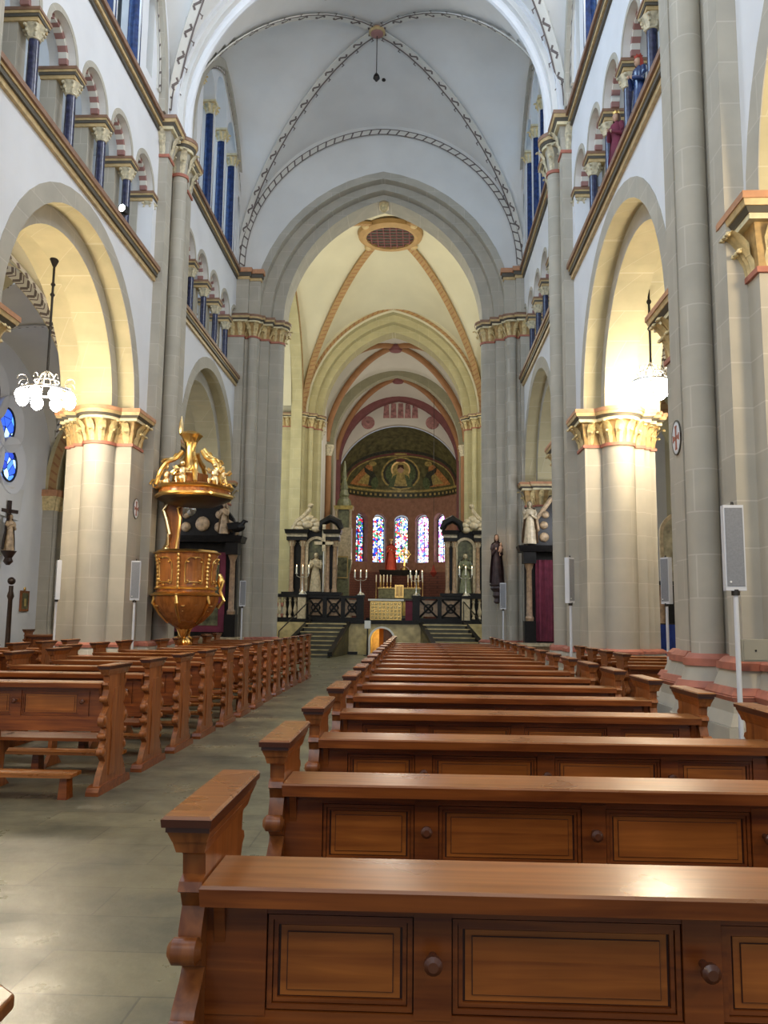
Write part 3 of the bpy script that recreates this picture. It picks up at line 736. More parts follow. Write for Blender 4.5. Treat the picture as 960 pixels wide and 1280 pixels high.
# ---- apse
AX, AY, AR, AZ = -1.1, 51.6, 4.05, 9.6
m = MB()
wall(m, mpX(51.0), CC-CA-.6, CC+CA+.8, 1.3, 16.6, 0, .5, [dict(c=AX, r=AR, s=AZ, sill=1.3)], 'plaster_choir', 'plaster_choir')
aw = struct(m, 'wall_apse_arch', 'white wall with faded paintings above the apse arch')
mpA = lambda u, v, w: (AX+(AR+w)*sin(u/AR), AY+(AR+w)*cos(u/AR), v)
AW = [AR*R(d) for d in (-39, -20, 1, 21, 40)]
m = MB()
def wall_sub(m, u0, u1, v0, v1, w0, w1, ops, mat, smat):
    wall(m, mpA, u0, u1, v0, v1, w0, w1, ops, mat, smat)
edges = [-AR*pi/2]+[(a+b_)/2 for a, b_ in zip(AW, AW[1:])]+[AR*pi/2]
for i, c in enumerate(AW):
    wall(m, mpA, edges[i] if i else -AR*R(64), edges[i+1] if i < 4 else AR*R(64), 4.6, 9.6, 0, .6, [dict(c=c, r=.47, s=8.05, sill=5.25)], 'apse_red', 'apse_red', ends=False)
for a in range(-90, -64, 13): wall(m, mpA, AR*R(a), AR*R(a+13), 4.6, 9.6, 0, .6, [], 'apse_red', ends=False)
for a in range(64, 90, 13): wall(m, mpA, AR*R(a), AR*R(a+13), 4.6, 9.6, 0, .6, [], 'apse_red', ends=False)
for a in range(-90, 90, 12): wall(m, mpA, AR*R(a), AR*R(a+12), 1.3, 4.6, 0, .6, [], 'apse_brick', ends=False)
ap = struct(m, 'wall_apse', angle=3, label= 'curved reddish apse wall with brick pattern below the windows')
for i, c in enumerate(AW):
    t = MB(); pl = [(c-.40, 5.3), (c+.40, 5.3)]+list(reversed(arch(c, .40, 8.0)))
    t.prism(pl, lambda u, v: mpA(u, v, .5), lambda u, v: mpA(u, v, .53), ['glass_warm', 'glass_apse', 'glass_apse', 'glass_white', 'glass_white'][i])
    o = struct(t, 'window_%d' % (41+i), ['leftmost', 'second from left', 'middle', 'second from right', 'rightmost'][i]+' stained glass lancet of the apse')
    f = MB(); ring(f, mpA, c, .37, .42, 8.0, .42, .5, 'iron', foot=5.3)
    f.prism([(c-.02, 5.3), (c+.02, 5.3), (c+.02, 8.1), (c-.02, 8.1)], lambda u, v: mpA(u, v, .45), lambda u, v: mpA(u, v, .49), 'iron')
    for q in range(5): f.prism([(c-.38, 5.75+q*.5), (c+.38, 5.75+q*.5), (c+.38, 5.78+q*.5), (c-.38, 5.78+q*.5)], lambda u, v: mpA(u, v, .45), lambda u, v: mpA(u, v, .49), 'iron')
    f.build('window_frame', o)
m = MB()
def conch(az, el, r=0.): # az 0 straight east, el elevation
    return (AX+(AR-r)*cos(el)*sin(az), AY+(AR-r)*cos(el)*cos(az), AZ+(AR-r)*sin(el))
m.grid(lambda u, v: conch(-pi/2+pi*u, pi/2*v), 40, 20, 'mosaic_olive')
co = struct(m, 'ceiling_apse', 'dark olive and gold mosaic half dome of the apse')
def patch(pts, r, mat, m, sub=6):
    """flat mosaic patch laid on the half dome; pts in (azimuth,elevation) degrees"""
    c = (sum(p[0] for p in pts)/len(pts), sum(p[1] for p in pts)/len(pts)); n = len(pts)
    P = []
    for i in range(n):
        a, b_ = pts[i], pts[(i+1) % n]
        for k in range(3): P.append((a[0]+(b_[0]-a[0])*k/3, a[1]+(b_[1]-a[1])*k/3))
    n = len(P); vs = []; fs = []
    for j in range(sub+1):
        for p in P: vs.append(conch(R(c[0]+(p[0]-c[0])*j/sub), R(c[1]+(p[1]-c[1])*j/sub), r))
    for j in range(sub):
        for i in range(n):
            k = (i+1) % n; fs.append((j*n+i, j*n+k, (j+1)*n+k, (j+1)*n+i))
    m.add(vs, fs, mat)
def ell(ca, ce, ra, re, n=16, a0=0, a1=2*pi): return [(ca+ra*cos(a0+(a1-a0)*i/n), ce+re*sin(a0+(a1-a0)*i/n)) for i in range(n)]
mm = MB()
for e0, e1, mt, r in ((1, 5, 'mosaic_dark', .03), (6, 8, 'mosaic_gold', .03)):
    for a in range(-88, 88, 8): patch([(a, e0), (a+8, e0), (a+8, e1), (a, e1)], r, mt, mm, 1)
for a in range(-86, 86, 5): patch([(a, 2), (a+2.2, 2), (a+2.2, 4.2), (a, 4.2)], .05, 'mosaic_gold', mm, 1)
def arcband(ra, re, ce, w, r, mt):
    n = 26
    for i in range(n):
        t0, t1 = pi*i/n, pi*(i+1)/n
        patch([(ra*cos(t0), ce+re*sin(t0)), (ra*cos(t1), ce+re*sin(t1)), ((ra-w)*cos(t1), ce+(re-w)*sin(t1)), ((ra-w)*cos(t0), ce+(re-w)*sin(t0))], r, mt, mm, 1)
arcband(72, 42, 8, 3.5, .03, 'mosaic_dark'); arcband(67, 38, 8, 2, .04, 'rib_maroon'); arcband(64, 35.5, 8, 1.5, .04, 'mosaic_gold')
mm.build('mosaic_border', co)
mm = MB(); patch(ell(0, 25, 21, 17), .04, 'mosaic_gold', mm); patch(ell(0, 25, 19, 15.3), .055, 'mosaic_dark', mm); patch(ell(0, 25, 16.5, 13), .07, 'mosaic_green', mm); mm.build('mandorla', co)
mm = MB(); patch(ell(0, 29, 11, 9), .09, 'gilt_pale', mm); patch(ell(0, 29, 9.2, 7.4), .10, 'mosaic_gold', mm)
mm.build('gold_halo', co)
mm = MB(); patch([(-10, 12), (10, 12), (9, 24), (5, 28), (-5, 28), (-9, 24)], .12, 'mosaic_gold', mm); patch([(-13, 11), (-7, 11), (-4, 24), (-8, 22)], .13, 'mosaic_green', mm); patch([(13, 11), (7, 11), (4, 24), (8, 22)], .13, 'mosaic_green', mm)
patch(ell(0, 29.5, 3.6, 4.4), .14, 'skin_paint', mm); patch([(-4, 29), (-3, 34), (3, 34), (4, 29), (2.6, 31.5), (-2.6, 31.5)], .15, 'hair_brown', mm); mm.build('enthroned_figure', co)
for s in (-1, 1):
    mm = MB(); patch([(s*57, 10), (s*26, 10), (s*33, 31), (s*40, 31)], .04, 'mosaic_orange', mm); patch([(s*47, 12), (s*30, 12), (s*35, 26)], .05, 'mosaic_gold', mm); mm.build('orange_panel', co)
    mm = MB(); patch([(s*24, 10), (s*34, 11), (s*33, 20), (s*41, 24), (s*44, 29), (s*36, 26), (s*30, 25), (s*25, 19)], .09, 'mosaic_dark', mm); patch(ell(s*34, 33, 5, 2.6), .09, 'mosaic_gold', mm); patch(ell(s*27, 14, 4, 6), .1, 'mosaic_green', mm); mm.build('winged_figure', co)
mm = MB(); patch(ell(0, 45, 14, 2.2), .05, 'rib_maroon', mm); patch(ell(0, 45, 9, 1.3), .06, 'mosaic_gold', mm); patch(ell(0, 38.5, 6, 2), .11, 'rib_maroon', mm); mm.build('dove_medallion', co)
# faded figures painted over the apse arch
mm = MB()
for x, hgt in ((-1.95, 1.15), (-1.5, 1.3), (-1.05, 1.35), (-.6, 1.25), (-.15, 1.15)):
    z0 = 14.05; pl = [(x-.2, z0), (x+.2, z0), (x+.15, z0+hgt*.72), (x+.07, z0+hgt*.82), (x+.08, z0+hgt), (x-.08, z0+hgt), (x-.07, z0+hgt*.82), (x-.15, z0+hgt*.72)]
    pl = [(a, min(b_, 15.0)) for a, b_ in pl]
    mm.prism(pl, lambda u, v: (u, 50.99, v), lambda u, v: (u, 50.97, v), 'figure_paint')
mm.build('painted_figures', aw)
for x in (-3.1, .95):
    mm = MB(); mm.lathe((0, 0, 0), [(.42, 0), (.42, .02)], 'figure_paint', 22); mm.lathe((0, 0, 0), [(.30, .02), (.30, .03)], 'band_red', 22); mm.lathe((0, 0, 0), [(.16, .03), (.16, .04)], 'figure_paint', 22)
    mm.v = [(a+x, 50.99-c, b_+13.75) for a, b_, c in mm.v]; mm.build('painted_roundel', aw)

# ---- aisles
def aisle(side):
    s = -1 if side == 'left' else 1; X0 = XL-1.45 if side == 'left' else XR+1.45; XO = -11.9 if side == 'left' else 8.9
    xa, wd = (X0+XO)/2, abs(XO-X0)/2
    m = MB(); mp = lambda u, v, w: (XO+s*w, u, v)
    if side == 'left':
        wall(m, mp, 0, 28.6, 0, 10.2, 0, .35, [], 'plaster_white')
    else: wall(m, mp, 0, 28.6, 0, 10.2, 0, .35, [dict(c=22.4, r=.6, s=6.2, sill=4.2)], 'plaster_white')
    w = struct(m, 'wall_aisle_'+side, 'white outer wall of the %s aisle' % side)
    m = MB(); Zs = []
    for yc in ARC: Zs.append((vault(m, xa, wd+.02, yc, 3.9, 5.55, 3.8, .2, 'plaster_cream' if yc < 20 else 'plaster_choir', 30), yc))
    c = struct(m, 'ceiling_aisle_'+side, 'cream groin vault of the %s aisle' % side)
    for Z, yc in Zs:
        r = MB()
        for sx in (-1, 1):
            for sy in (-1, 1):
                P = diag(Z, xa, wd, yc, 3.9, sx, sy, 24); s_, n_ = rib_frame(P, xa, yc); band(r, P, s_, n_, .05, 'dash', step=.24, th=.02)
        r.build('painted_rib', c)
    for k, y in enumerate((8.95, 17.9, 26.3)):
        r = MB(); ring(r, mpX(y), xa, wd-.38, wd+.05, 5.5, -.5, .5, 'stone_yellow', wd+1.5, wd+1.95, 28)
        for yy, sg in ((y-.5, -1), (y+.5, 1)):
            P = [(u, yy, v) for u, v in arch(xa, wd-.22, 5.5, wd+1.66, 28)]
            band(r, P, lambda i, P=P: (Vector(P[i+1])-Vector(P[i])).normalized().cross(Vector((0, 1, 0))), (0, sg, 0), .13, 'chevron' if k < 2 else 'dash', base='band_white' if k < 2 else 'band_ochre', dark='band_dark' if k < 2 else 'rib_brown', step=.26, th=.015)
        r.build('transverse_arch', c)
        rx = XO-s*.3
        t = thing('wall_respond', '%s half pier against the outer wall of the %s aisle' % (['nearest', 'middle', 'farthest'][k], side), 'pier')
        b_ = MB(); cs = [('b', XO, XO-s*.35, y-.6, y+.6), ('c', XO-s*.42, y, .24), ('c', XO-s*.3, y-.42, .12)]
        cluster(b_, cs, 1.1, 4.85, 'stone_grey'); b_.build('shaft', t)
        b_ = MB(); cluster(b_, cs, 0, .8, 'stone_grey', .12); cluster(b_, cs, .8, .95, 'paint_orange', .1, .08); cluster(b_, cs, .95, 1.1, 'stone_grey', .05, .03); b_.build('base', t)
        b_ = MB(); cluster(b_, cs, 4.85, 5.3, 'leaf_gold', .02, .1); cluster(b_, cs, 5.3, 5.5, 'paint_orange', .14); leaves(b_, cs, 4.9, 5.28, 'leaf_gold', .1, .12); b_.build('capital', t)
    m = MB(); m.box(min(X0, XO), max(X0, XO), 26.2, 28.9, 9.9, 10.1, 'plaster_white'); wall(m, mpX(28.6), min(X0, XO), max(X0, XO), 0, 10.2, 0, .3, [] if side == 'left' else [], 'plaster_white')
    struct(m, 'wall_aisle_end_'+side, 'plain white wall closing the %s aisle' % side)
    return w
wl = aisle('left'); wr = aisle('right')
# lobed fan window of the left aisle
lob = [(y*1.082, 1.6+(z-1.6)*1.082, r_*1.2) for y, z, r_ in [(19.9, 5.75, .98)]+[(19.75+1.75*cos(R(a)), 5.75+1.6*sin(R(a)), .66) for a in (-8, 32, 72, 112, 152, 188)]]
for k, (y, z, r_) in enumerate(lob):
    t = MB(); t.prism(ell(y, z, r_*.56, r_*.60, 22), lambda u, v: (-11.885, u, v), lambda u, v: (-11.86, u, v), 'glass_blue')
    o = struct(t, 'window_%d' % (51+k), ('round centre pane' if k == 0 else ORD[k-1]+' round lobe')+' of the blue fan window in the left aisle')
    f = MB(); n = 28
    f.rings([[(-10.98, y+r_*q*cos(a), z+r_*q*1.06*sin(a)) for q in ()]+[(-11.9+dx, y+r_*q*cos(a), z+r_*q*1.05*sin(a)) for dx, q in ((0, 1.0), (.20, 1.0), (.20, .96), (.03, .57), (0, .57))] for a in [2*pi*i/n for i in range(n+1)]], 'plaster_white', cap=False)
    f.build('splayed_reveal', o)
    g = MB(); g.rings([[(-11.85+dx, y+r_*q*cos(a), z+r_*q*1.05*sin(a)) for dx, q in ((0, .53), (.04, .53), (.04, .59), (0, .59))] for a in [2*pi*i/n for i in range(n+1)]], 'iron', cap=False); g.build('window_frame', o)
t = MB(); t.prism([(19.7, 5.2), (24.1, 5.25), (23.9, 4.3), (20.1, 4.5)], lambda u, v: (-11.9, u, v), lambda u, v: (-11.76, u, v), 'plaster_vault'); t.build('window_sill', wl)
pl = [(22.4-.6, 4.2), (22.4+.6, 4.2)]+list(reversed(arch(22.4, .6, 6.2))); t = MB(); t.prism(pl, lambda u, v: (9.1, u, v), lambda u, v: (9.13, u, v), 'glass_sky'); struct(t, 'window_60', 'small round-arched window of the right aisle')
# ================================================================ PEWS
def mirror_pts(P): return P
EDGE = [(1.06, .045), (1.03, .075), (.985, .08), (.975, .05), (.955, .04), (.945, .065), (.91, .085), (.86, .06), (.82, .055), (.785, .075), (.765, .105), (.74, .085), (.70, .03), (.655, .0), (.615, .0), (.585, .03), (.57, .075), (.55, .06), (.50, .045), (.46, .075), (.44, .055), (.40, .02), (.34, .01), (.30, .05), (.275, .08), (.24, .05), (.19, .01), (.13, -.03), (.07, -.05)]
def make_pew(L, label, group):
    t = thing('church_pew', label, 'pew', group=group)
    W = .60
    for xo, sg in ((.03, 1), (L-.03, -1)):
        f0, f1 = (lambda u, v: (xo, u, v)), (lambda u, v: (xo+sg*.055, u, v))
        m = MB(); poly = [(d+.01, z) for z, d in EDGE]+[(W-d-.01, z) for z, d in reversed(EDGE)]
        m.prism(poly, f0, f1, 'oak_upright')
        # carved scrolls standing proud on both edges and a raised field on the outer face
        for z, r_ in ((.635, .05), (.36, .04), (.50, .028), (.83, .03)):
            for y in (.035, W-.035): m.lathe((0, 0, 0), [(r_*.5, -.012), (r_, 0), (r_, .055), (r_*.5, .067)], 'oak_upright', 12); k = 12*4; m.v[-k:] = [(xo+sg*c, y+a, z+b_) for a, b_, c in m.v[-k:]]
        m.prism([(.17, .14), (.43, .14), (.40, .50), (.44, .66), (.38, .92), (.22, .92), (.16, .66), (.20, .50)], lambda u, v: (xo-sg*.012, u, v), lambda u, v: (xo+sg*.01, u, v), 'oak_upright')
        e = m.build('end_panel', t)
        m = MB(); xa, xb = sorted((xo-sg*.028, xo+sg*.083))
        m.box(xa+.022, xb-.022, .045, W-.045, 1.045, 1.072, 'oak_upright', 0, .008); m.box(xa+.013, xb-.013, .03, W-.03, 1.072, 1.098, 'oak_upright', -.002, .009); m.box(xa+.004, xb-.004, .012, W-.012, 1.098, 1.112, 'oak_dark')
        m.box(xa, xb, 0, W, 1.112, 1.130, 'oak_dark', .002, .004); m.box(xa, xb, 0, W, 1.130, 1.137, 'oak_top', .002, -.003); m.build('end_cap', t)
        m = MB(); m.prism([(-.10, 0), (.72, 0), (.72, .035), (.69, .07), (.62, .08), (-.0, .08), (-.07, .07), (-.10, .035)], lambda u, v: (xo-sg*.02, u, v), lambda u, v: (xo+sg*.095, u, v), 'oak'); m.build('foot_rail', t)
        m = MB(); m.prism([(.10, .93), (.23, .93), (.15, .80), (.13, .80)], lambda u, v: (xo+sg*.074, u, v), lambda u, v: (xo+sg*.10, u, v), 'oak'); m.build('ledge_bracket', t)
    x0, x1 = .085, L-.085
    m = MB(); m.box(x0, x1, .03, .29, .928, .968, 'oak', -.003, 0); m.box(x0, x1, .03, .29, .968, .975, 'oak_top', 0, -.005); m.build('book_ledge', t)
    m = MB(); m.box(x0, x1, .155, .18, .53, .93, 'oak')
    n = max(1, round((L-.3)/.635)); xs = [x0+.10+.0]+[.63+.635*k for k in range(n) if .63+.635*k < L-.25]+[L-.16]
    m.box(x0, x1, .13, .157, .53, .665, 'oak'); m.box(x0, x1, .13, .157, .885, .93, 'oak')
    for i, x in enumerate(xs):
        hw = .045; a = x0 if i == 0 else x-hw; b_ = x1 if i == len(xs)-1 else x+hw
        m.box(a, b_, .126, .157, .655, .90, 'oak')
    for a, b_ in zip(xs, xs[1:]):
        xa, xb = a+.048, b_-.048; za, zb = .668, .882
        m.box(xa-.004, xb+.004, .150, .156, za-.004, zb+.004, 'oak_groove')
        for q, w, yf, mt in ((.0, .012, .134, 'oak'), (.014, .010, .140, 'oak')):
            m.box(xa+q, xb-q, yf, .155, za+q, za+q+w, mt); m.box(xa+q, xb-q, yf, .155, zb-q-w, zb-q, mt); m.box(xa+q, xa+q+w, yf, .155, za+q+w, zb-q-w, mt); m.box(xb-q-w, xb-q, yf, .155, za+q+w, zb-q-w, mt)
        m.box(xa+.030, xb-.030, .146, .155, za+.027, zb-.027, 'oak_panel'); m.box(xa+.046, xb-.046, .1435, .1445, za+.040, zb-.040, 'oak_groove'); m.box(xa+.048, xb-.048, .141, .15, za+.042, zb-.042, 'oak_panel')
    bb = m.build('backboard', t)
    for x in xs[1:-1]:
        m = MB(); pr = [(.010, 0), (.009, .035), (.014, .042), (.022, .052), (.022, .066), (.012, .075)]
        m.lathe((0, 0, 0), pr, 'wood_knob', 14); m.v = [(x+a, .13-c, .80+b_) for a, b_, c in m.v]; m.build('coat_knob', bb)
    m = MB(); m.lathe((0, 0, 0), [(.012, 0), (.010, .03), (.024, .045), (.024, .07), (.01, .08)], 'wood_knob', 12); m.v = [(.22+a, .13-c, .61+b_) for a, b_, c in m.v]; m.build('coat_knob', bb)
    m = MB(); m.box(x0, x1, .18, .57, .43, .46, 'oak', -.004, 0); m.build('seat', t)
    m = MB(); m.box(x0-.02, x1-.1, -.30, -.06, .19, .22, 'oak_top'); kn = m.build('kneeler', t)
    for x in (.18, L*.5, L-.3):
        m = MB(); m.box(x, x+.06, -.24, -.12, 0, .19, 'oak', .01, 0); m.build('kneeler_support', kn)
    m = MB(); x = L*.5
    m.prism([(.16, .93), (.20, .46), (.5, .46), (.5, .40), (.3, .3), (.28, .12), (.42, 0), (.02, 0), (.14, .12), (.16, .3)], lambda u, v: (x-.02, u, v), lambda u, v: (x+.02, u, v), 'oak_upright'); m.build('middle_support', t)
    return t
PY = [1.97, 3.17, 4.34, 5.55, 6.70, 7.85, 9.0, 10.15, 11.3, 12.45, 13.6, 14.75, 15.9, 17.05, 18.2, 19.35, 20.5]
pa = make_pew(2.53, 'nearest oak pew, its book ledge and panelled back filling the bottom of the view', 'pews of the right nave block'); pa.location = (-.585, PY[0], 0)
for i, y in enumerate(PY[1:], 1):
    dup(pa, (-.585, y, 0), 0, 'oak pew with book ledge, %s from the camera in the right nave block' % ORD[i] if i < 16 else 'oak pew farthest from the camera in the right nave block, nearest the altar')
LY = [7.55+1.165*i for i in range(13)]
ps = make_pew(2.17, 'shorter oak pew, eighth from the camera in the left block, before the pulpit', 'pews of the left nave block'); ps.location = (-4.95, LY[7], 0)
for i, y in enumerate(LY):
    if i == 7: continue
    sh = i < 4 or 7 < i < 11
    c = dup(ps if sh else pa, (-4.95 if sh else -5.28, y, 0), 0, ('front-left oak pew with carved end panel nearest the camera across the aisle' if i == 0 else 'oak pew with carved end panel, %s from the camera in the left nave block' % ORD[i]), 'pews of the left nave block')
for i, y in enumerate((11.72, 12.72, 13.72, 14.72)):
    dup(pa, (-8.75, y, 0), 0, 'oak pew under the left arcade arch by the chandelier, %s from the camera' % ORD[i], 'pews of the left aisle')
    dup(pa, (2.85, y-.05, 0), 0, 'oak pew under the right arcade arch behind the big pier, %s from the camera' % ORD[i], 'pews of the right aisle')
dup(pa, (-11.3, 23.6, 0), 0, 'oak pew by the outer wall of the left aisle under the small picture', 'pews of the left aisle')
# low stool whose rounded corner shows at the lower left edge
t = thing('kneeling_stool', 'rounded corner of a low brown wooden stool at the lower left edge', 'stool', (-1.385, 2.1, 0))
m = MB(); pl = [(-.2, -.28), (.26, -.28), (.335, -.235), (.35, -.16), (.33, .2), (.26, .26), (-.2, .26)]
m.prism(pl, lambda u, v: (u, v, .56), lambda u, v: (u, v, .60), 'oak_top'); m.build('seat', t, bevel=.008)
for x in (-.12, .22):
    for y in (-.2, .18): m = MB(); m.box(x, x+.05, y, y+.05, 0, .56, 'oak'); m.build('leg', t)

# ================================================================ SMALL FITTINGS
def column_speaker(loc, rz, label, first=[None], base=.0, scale=1.):
    if first[0] is None:
        t = thing('column_loudspeaker', label, 'loudspeaker', loc, rz, 'column loudspeakers on poles')
        m = MB(); m.box(-.085, .085, -.03, .05, 1.86, 2.60, 'speaker_white'); m.build('housing', t)
        m = MB(); m.box(-.073, .073, -.036, -.03, 1.90, 2.575, 'speaker_grille'); m.build('grille', t)
        m = MB(); m.cyl(0, 0, 0, 1.86, .022, 'speaker_white', seg=12); m.build('pole', t)
        m = MB(); m.cyl(0, 0, 1.82, 1.87, .035, 'iron', seg=12); m.lathe((0, 0, 0), [(.016, 2.6), (.012, 2.63)], 'iron', 8); m.build('bracket', t)
        m = MB(); m.cyl(0, 0, 0, .02, .15, 'speaker_white'); m.build('foot', t)
        m = MB(); m.lathe((0, 0, 0), [(.009, 0), (.009, .006)], 'paper_white', 10); m.v = [(a-.045, -.036-c, b_+1.935) for a, b_, c in m.v]; m.build('badge', t)
        first[0] = t; remember(t); return t
    return dup(first[0], loc, rz, label)
column_speaker((2.74, 7.25, 0), R(-4), 'large grey loudspeaker on a pole in front of the massive right pier')
column_speaker((2.5, 13.6, 0), R(50), 'slim loudspeaker on a pole in front of the warm lit right pier')
column_speaker((3.98, 13.4, 0), R(-60), 'slim loudspeaker on a pole between the two right-hand piers')
column_speaker((2.45, 23.6, 0), R(-10), 'distant slim loudspeaker on a pole below the Madonna statue')
column_speaker((-6.78, 15.45, 0), R(-60), 'white slim loudspeaker on a pole left of the left clustered pier')
column_speaker((-5.27, 15.4, 0), R(10), 'grey slim loudspeaker on a pole in front of the left clustered pier')
column_speaker((-5.0, 23.8, 0), R(20), 'distant slim loudspeaker on a pole right of the pulpit')
def medallion(loc, rz, label):
    t = thing('cross_medallion', label, 'medallion', loc, rz, 'painted consecration crosses')
    m = MB(); m.lathe((0, 0, 0), [(.16, 0), (.16, .008), (.15, .012)], 'plaster_white', 28); m.v = [(a, -c, b_*1.3) for a, b_, c in m.v]; m.build('disc', t)
    m = MB(); n = 28; m.rings([[(q*cos(a), -w, q*1.3*sin(a)) for w, q in ((.012, .150), (.016, .150), (.016, .163), (.0, .163))] for a in [2*pi*i/n for i in range(n+1)]], 'paint_dark'); m.build('rim', t)
    m = MB()
    for k in range(4):
        a = k*pi/2; r_ = Matrix.Rotation(a, 3, 'Y')
        pl = [(-.012, 0), (.012, 0), (.018, .08), (.035, .11), (-.035, .11), (-.018, .08)]
        f = lambda y: (lambda u, v: tuple(Vector(((r_ @ Vector((u, 0, v))).x, y, (r_ @ Vector((u, 0, v))).z*1.3))))
        m.prism(pl, f(-.012), f(-.02), 'paint_red')
    m.build('cross', t)
medallion((3.095, 9.80, 3.76), R(-90), 'round medallion with a red cross on the massive right pier'); bpy.context.view_layer.update()
def box_on_pier():
    t = thing('pier_cabinet', 'small beige metal cabinet mounted on the massive right pier', 'cabinet', (3.07, 7.80, 1.34), 0)
    m = MB(); m.box(-.12, .12, -.09, 0, -.1, .1, 'metal_box'); m.build('body', t, bevel=.004)
    m = MB(); m.box(-.105, .105, -.098, -.09, -.085, .085, 'metal_box'); m.build('door', t)
    m = MB(); m.ball((0, -.1, 0), .01, 'iron', 8, 6); m.build('lock', t)
box_on_pier()

# ---- chandeliers: an iron rod and a crown of bulbs
def chandelier(loc, top, label, lit=True, rad=.42):
    t = thing('ring_chandelier', label, 'chandelier', loc, 0, 'ring chandeliers under the arcade arches')
    h = top-loc[2]
    m = MB(); m.tube([(0, 0, .3), (0, 0, h)], .022, 'iron', 8)
    for z in (.3+h*.35, .3+h*.6, h-.5): m.lathe((0, 0, z), [(.03, -.03), (.045, 0), (.03, .03)], 'iron', 10)
    m.build('rod', t)
    m = MB(); m.lathe((0, 0, h), [(.03, -.16), (.08, -.04), (.11, 0)], 'iron', 14); m.build('ceiling_rose', t)
    m = MB(); n = 24
    m.rings([[(q*cos(a), q*sin(a), z) for q, z in ((rad, -.02), (rad+.02, -.02), (rad+.02, .02), (rad, .02))] for a in [2*pi*i/n for i in range(n+1)]], 'silver')
    m.rings([[(q*cos(a), q*sin(a), z+.18) for q, z in ((.2, -.01), (.215, -.01), (.215, .01), (.2, .01))] for a in [2*pi*i/n for i in range(n+1)]], 'silver'); m.build('ring', t)
    for k in range(8):
        a = 2*pi*k/8; c_, s_ = cos(a), sin(a); m = MB()
        m.tube([(0, 0, .38), (.1*c_, .1*s_, .30), (.22*c_, .22*s_, .05), (.34*c_, .34*s_, -.04), (rad*c_, rad*s_, .0)], .009, 'silver', 6)
        q = [(rad*c_+.09*cos(b_)*c_, rad*s_+.09*cos(b_)*s_, .13+.09*sin(b_)) for b_ in [2*pi*i/14 for i in range(12)]]
        m.tube(q, .006, 'silver', 6); m.build('arm', t)
        m = MB(); m.lathe((rad*c_, rad*s_, 0), [(.04, -.26), (.09, -.21), (.115, -.13), (.08, -.05), (.02, -.01)], 'bulb' if lit else 'silver', 12); m.build('bulb', t)
    return t
chandelier((-6.6, 14.1, 5.52), 8.0, 'brightly lit ring chandelier hanging in the left arcade arch')
chandelier((4.3, 15.0, 5.95), 8.0, 'brightly lit ring chandelier hanging in the right arcade arch', rad=.34)
chandelier((-6.6, 22.4, 4.6), 8.0, 'chandelier rod hanging in the farther left arch behind the pulpit top', lit=False)
t = thing('spotlight', 'small lit spotlight standing on the left gallery sill', 'lamp', (-5.72, 15.0, 9.22), R(-20))
m = MB(); m.obox((0, .0, .16), .07, .08, .07, 'iron'); m.box(-.015, .015, -.015, .015, 0, .1, 'iron'); m.build('body', t)
m = MB(); m.lathe((0, 0, 0), [(.085, 0), (.085, .01)], 'spot_face', 16); m.v = [(a*.8+.03, -.085-c, b_*.8+.16) for a, b_, c in m.v]; m.build('lamp_face', t)

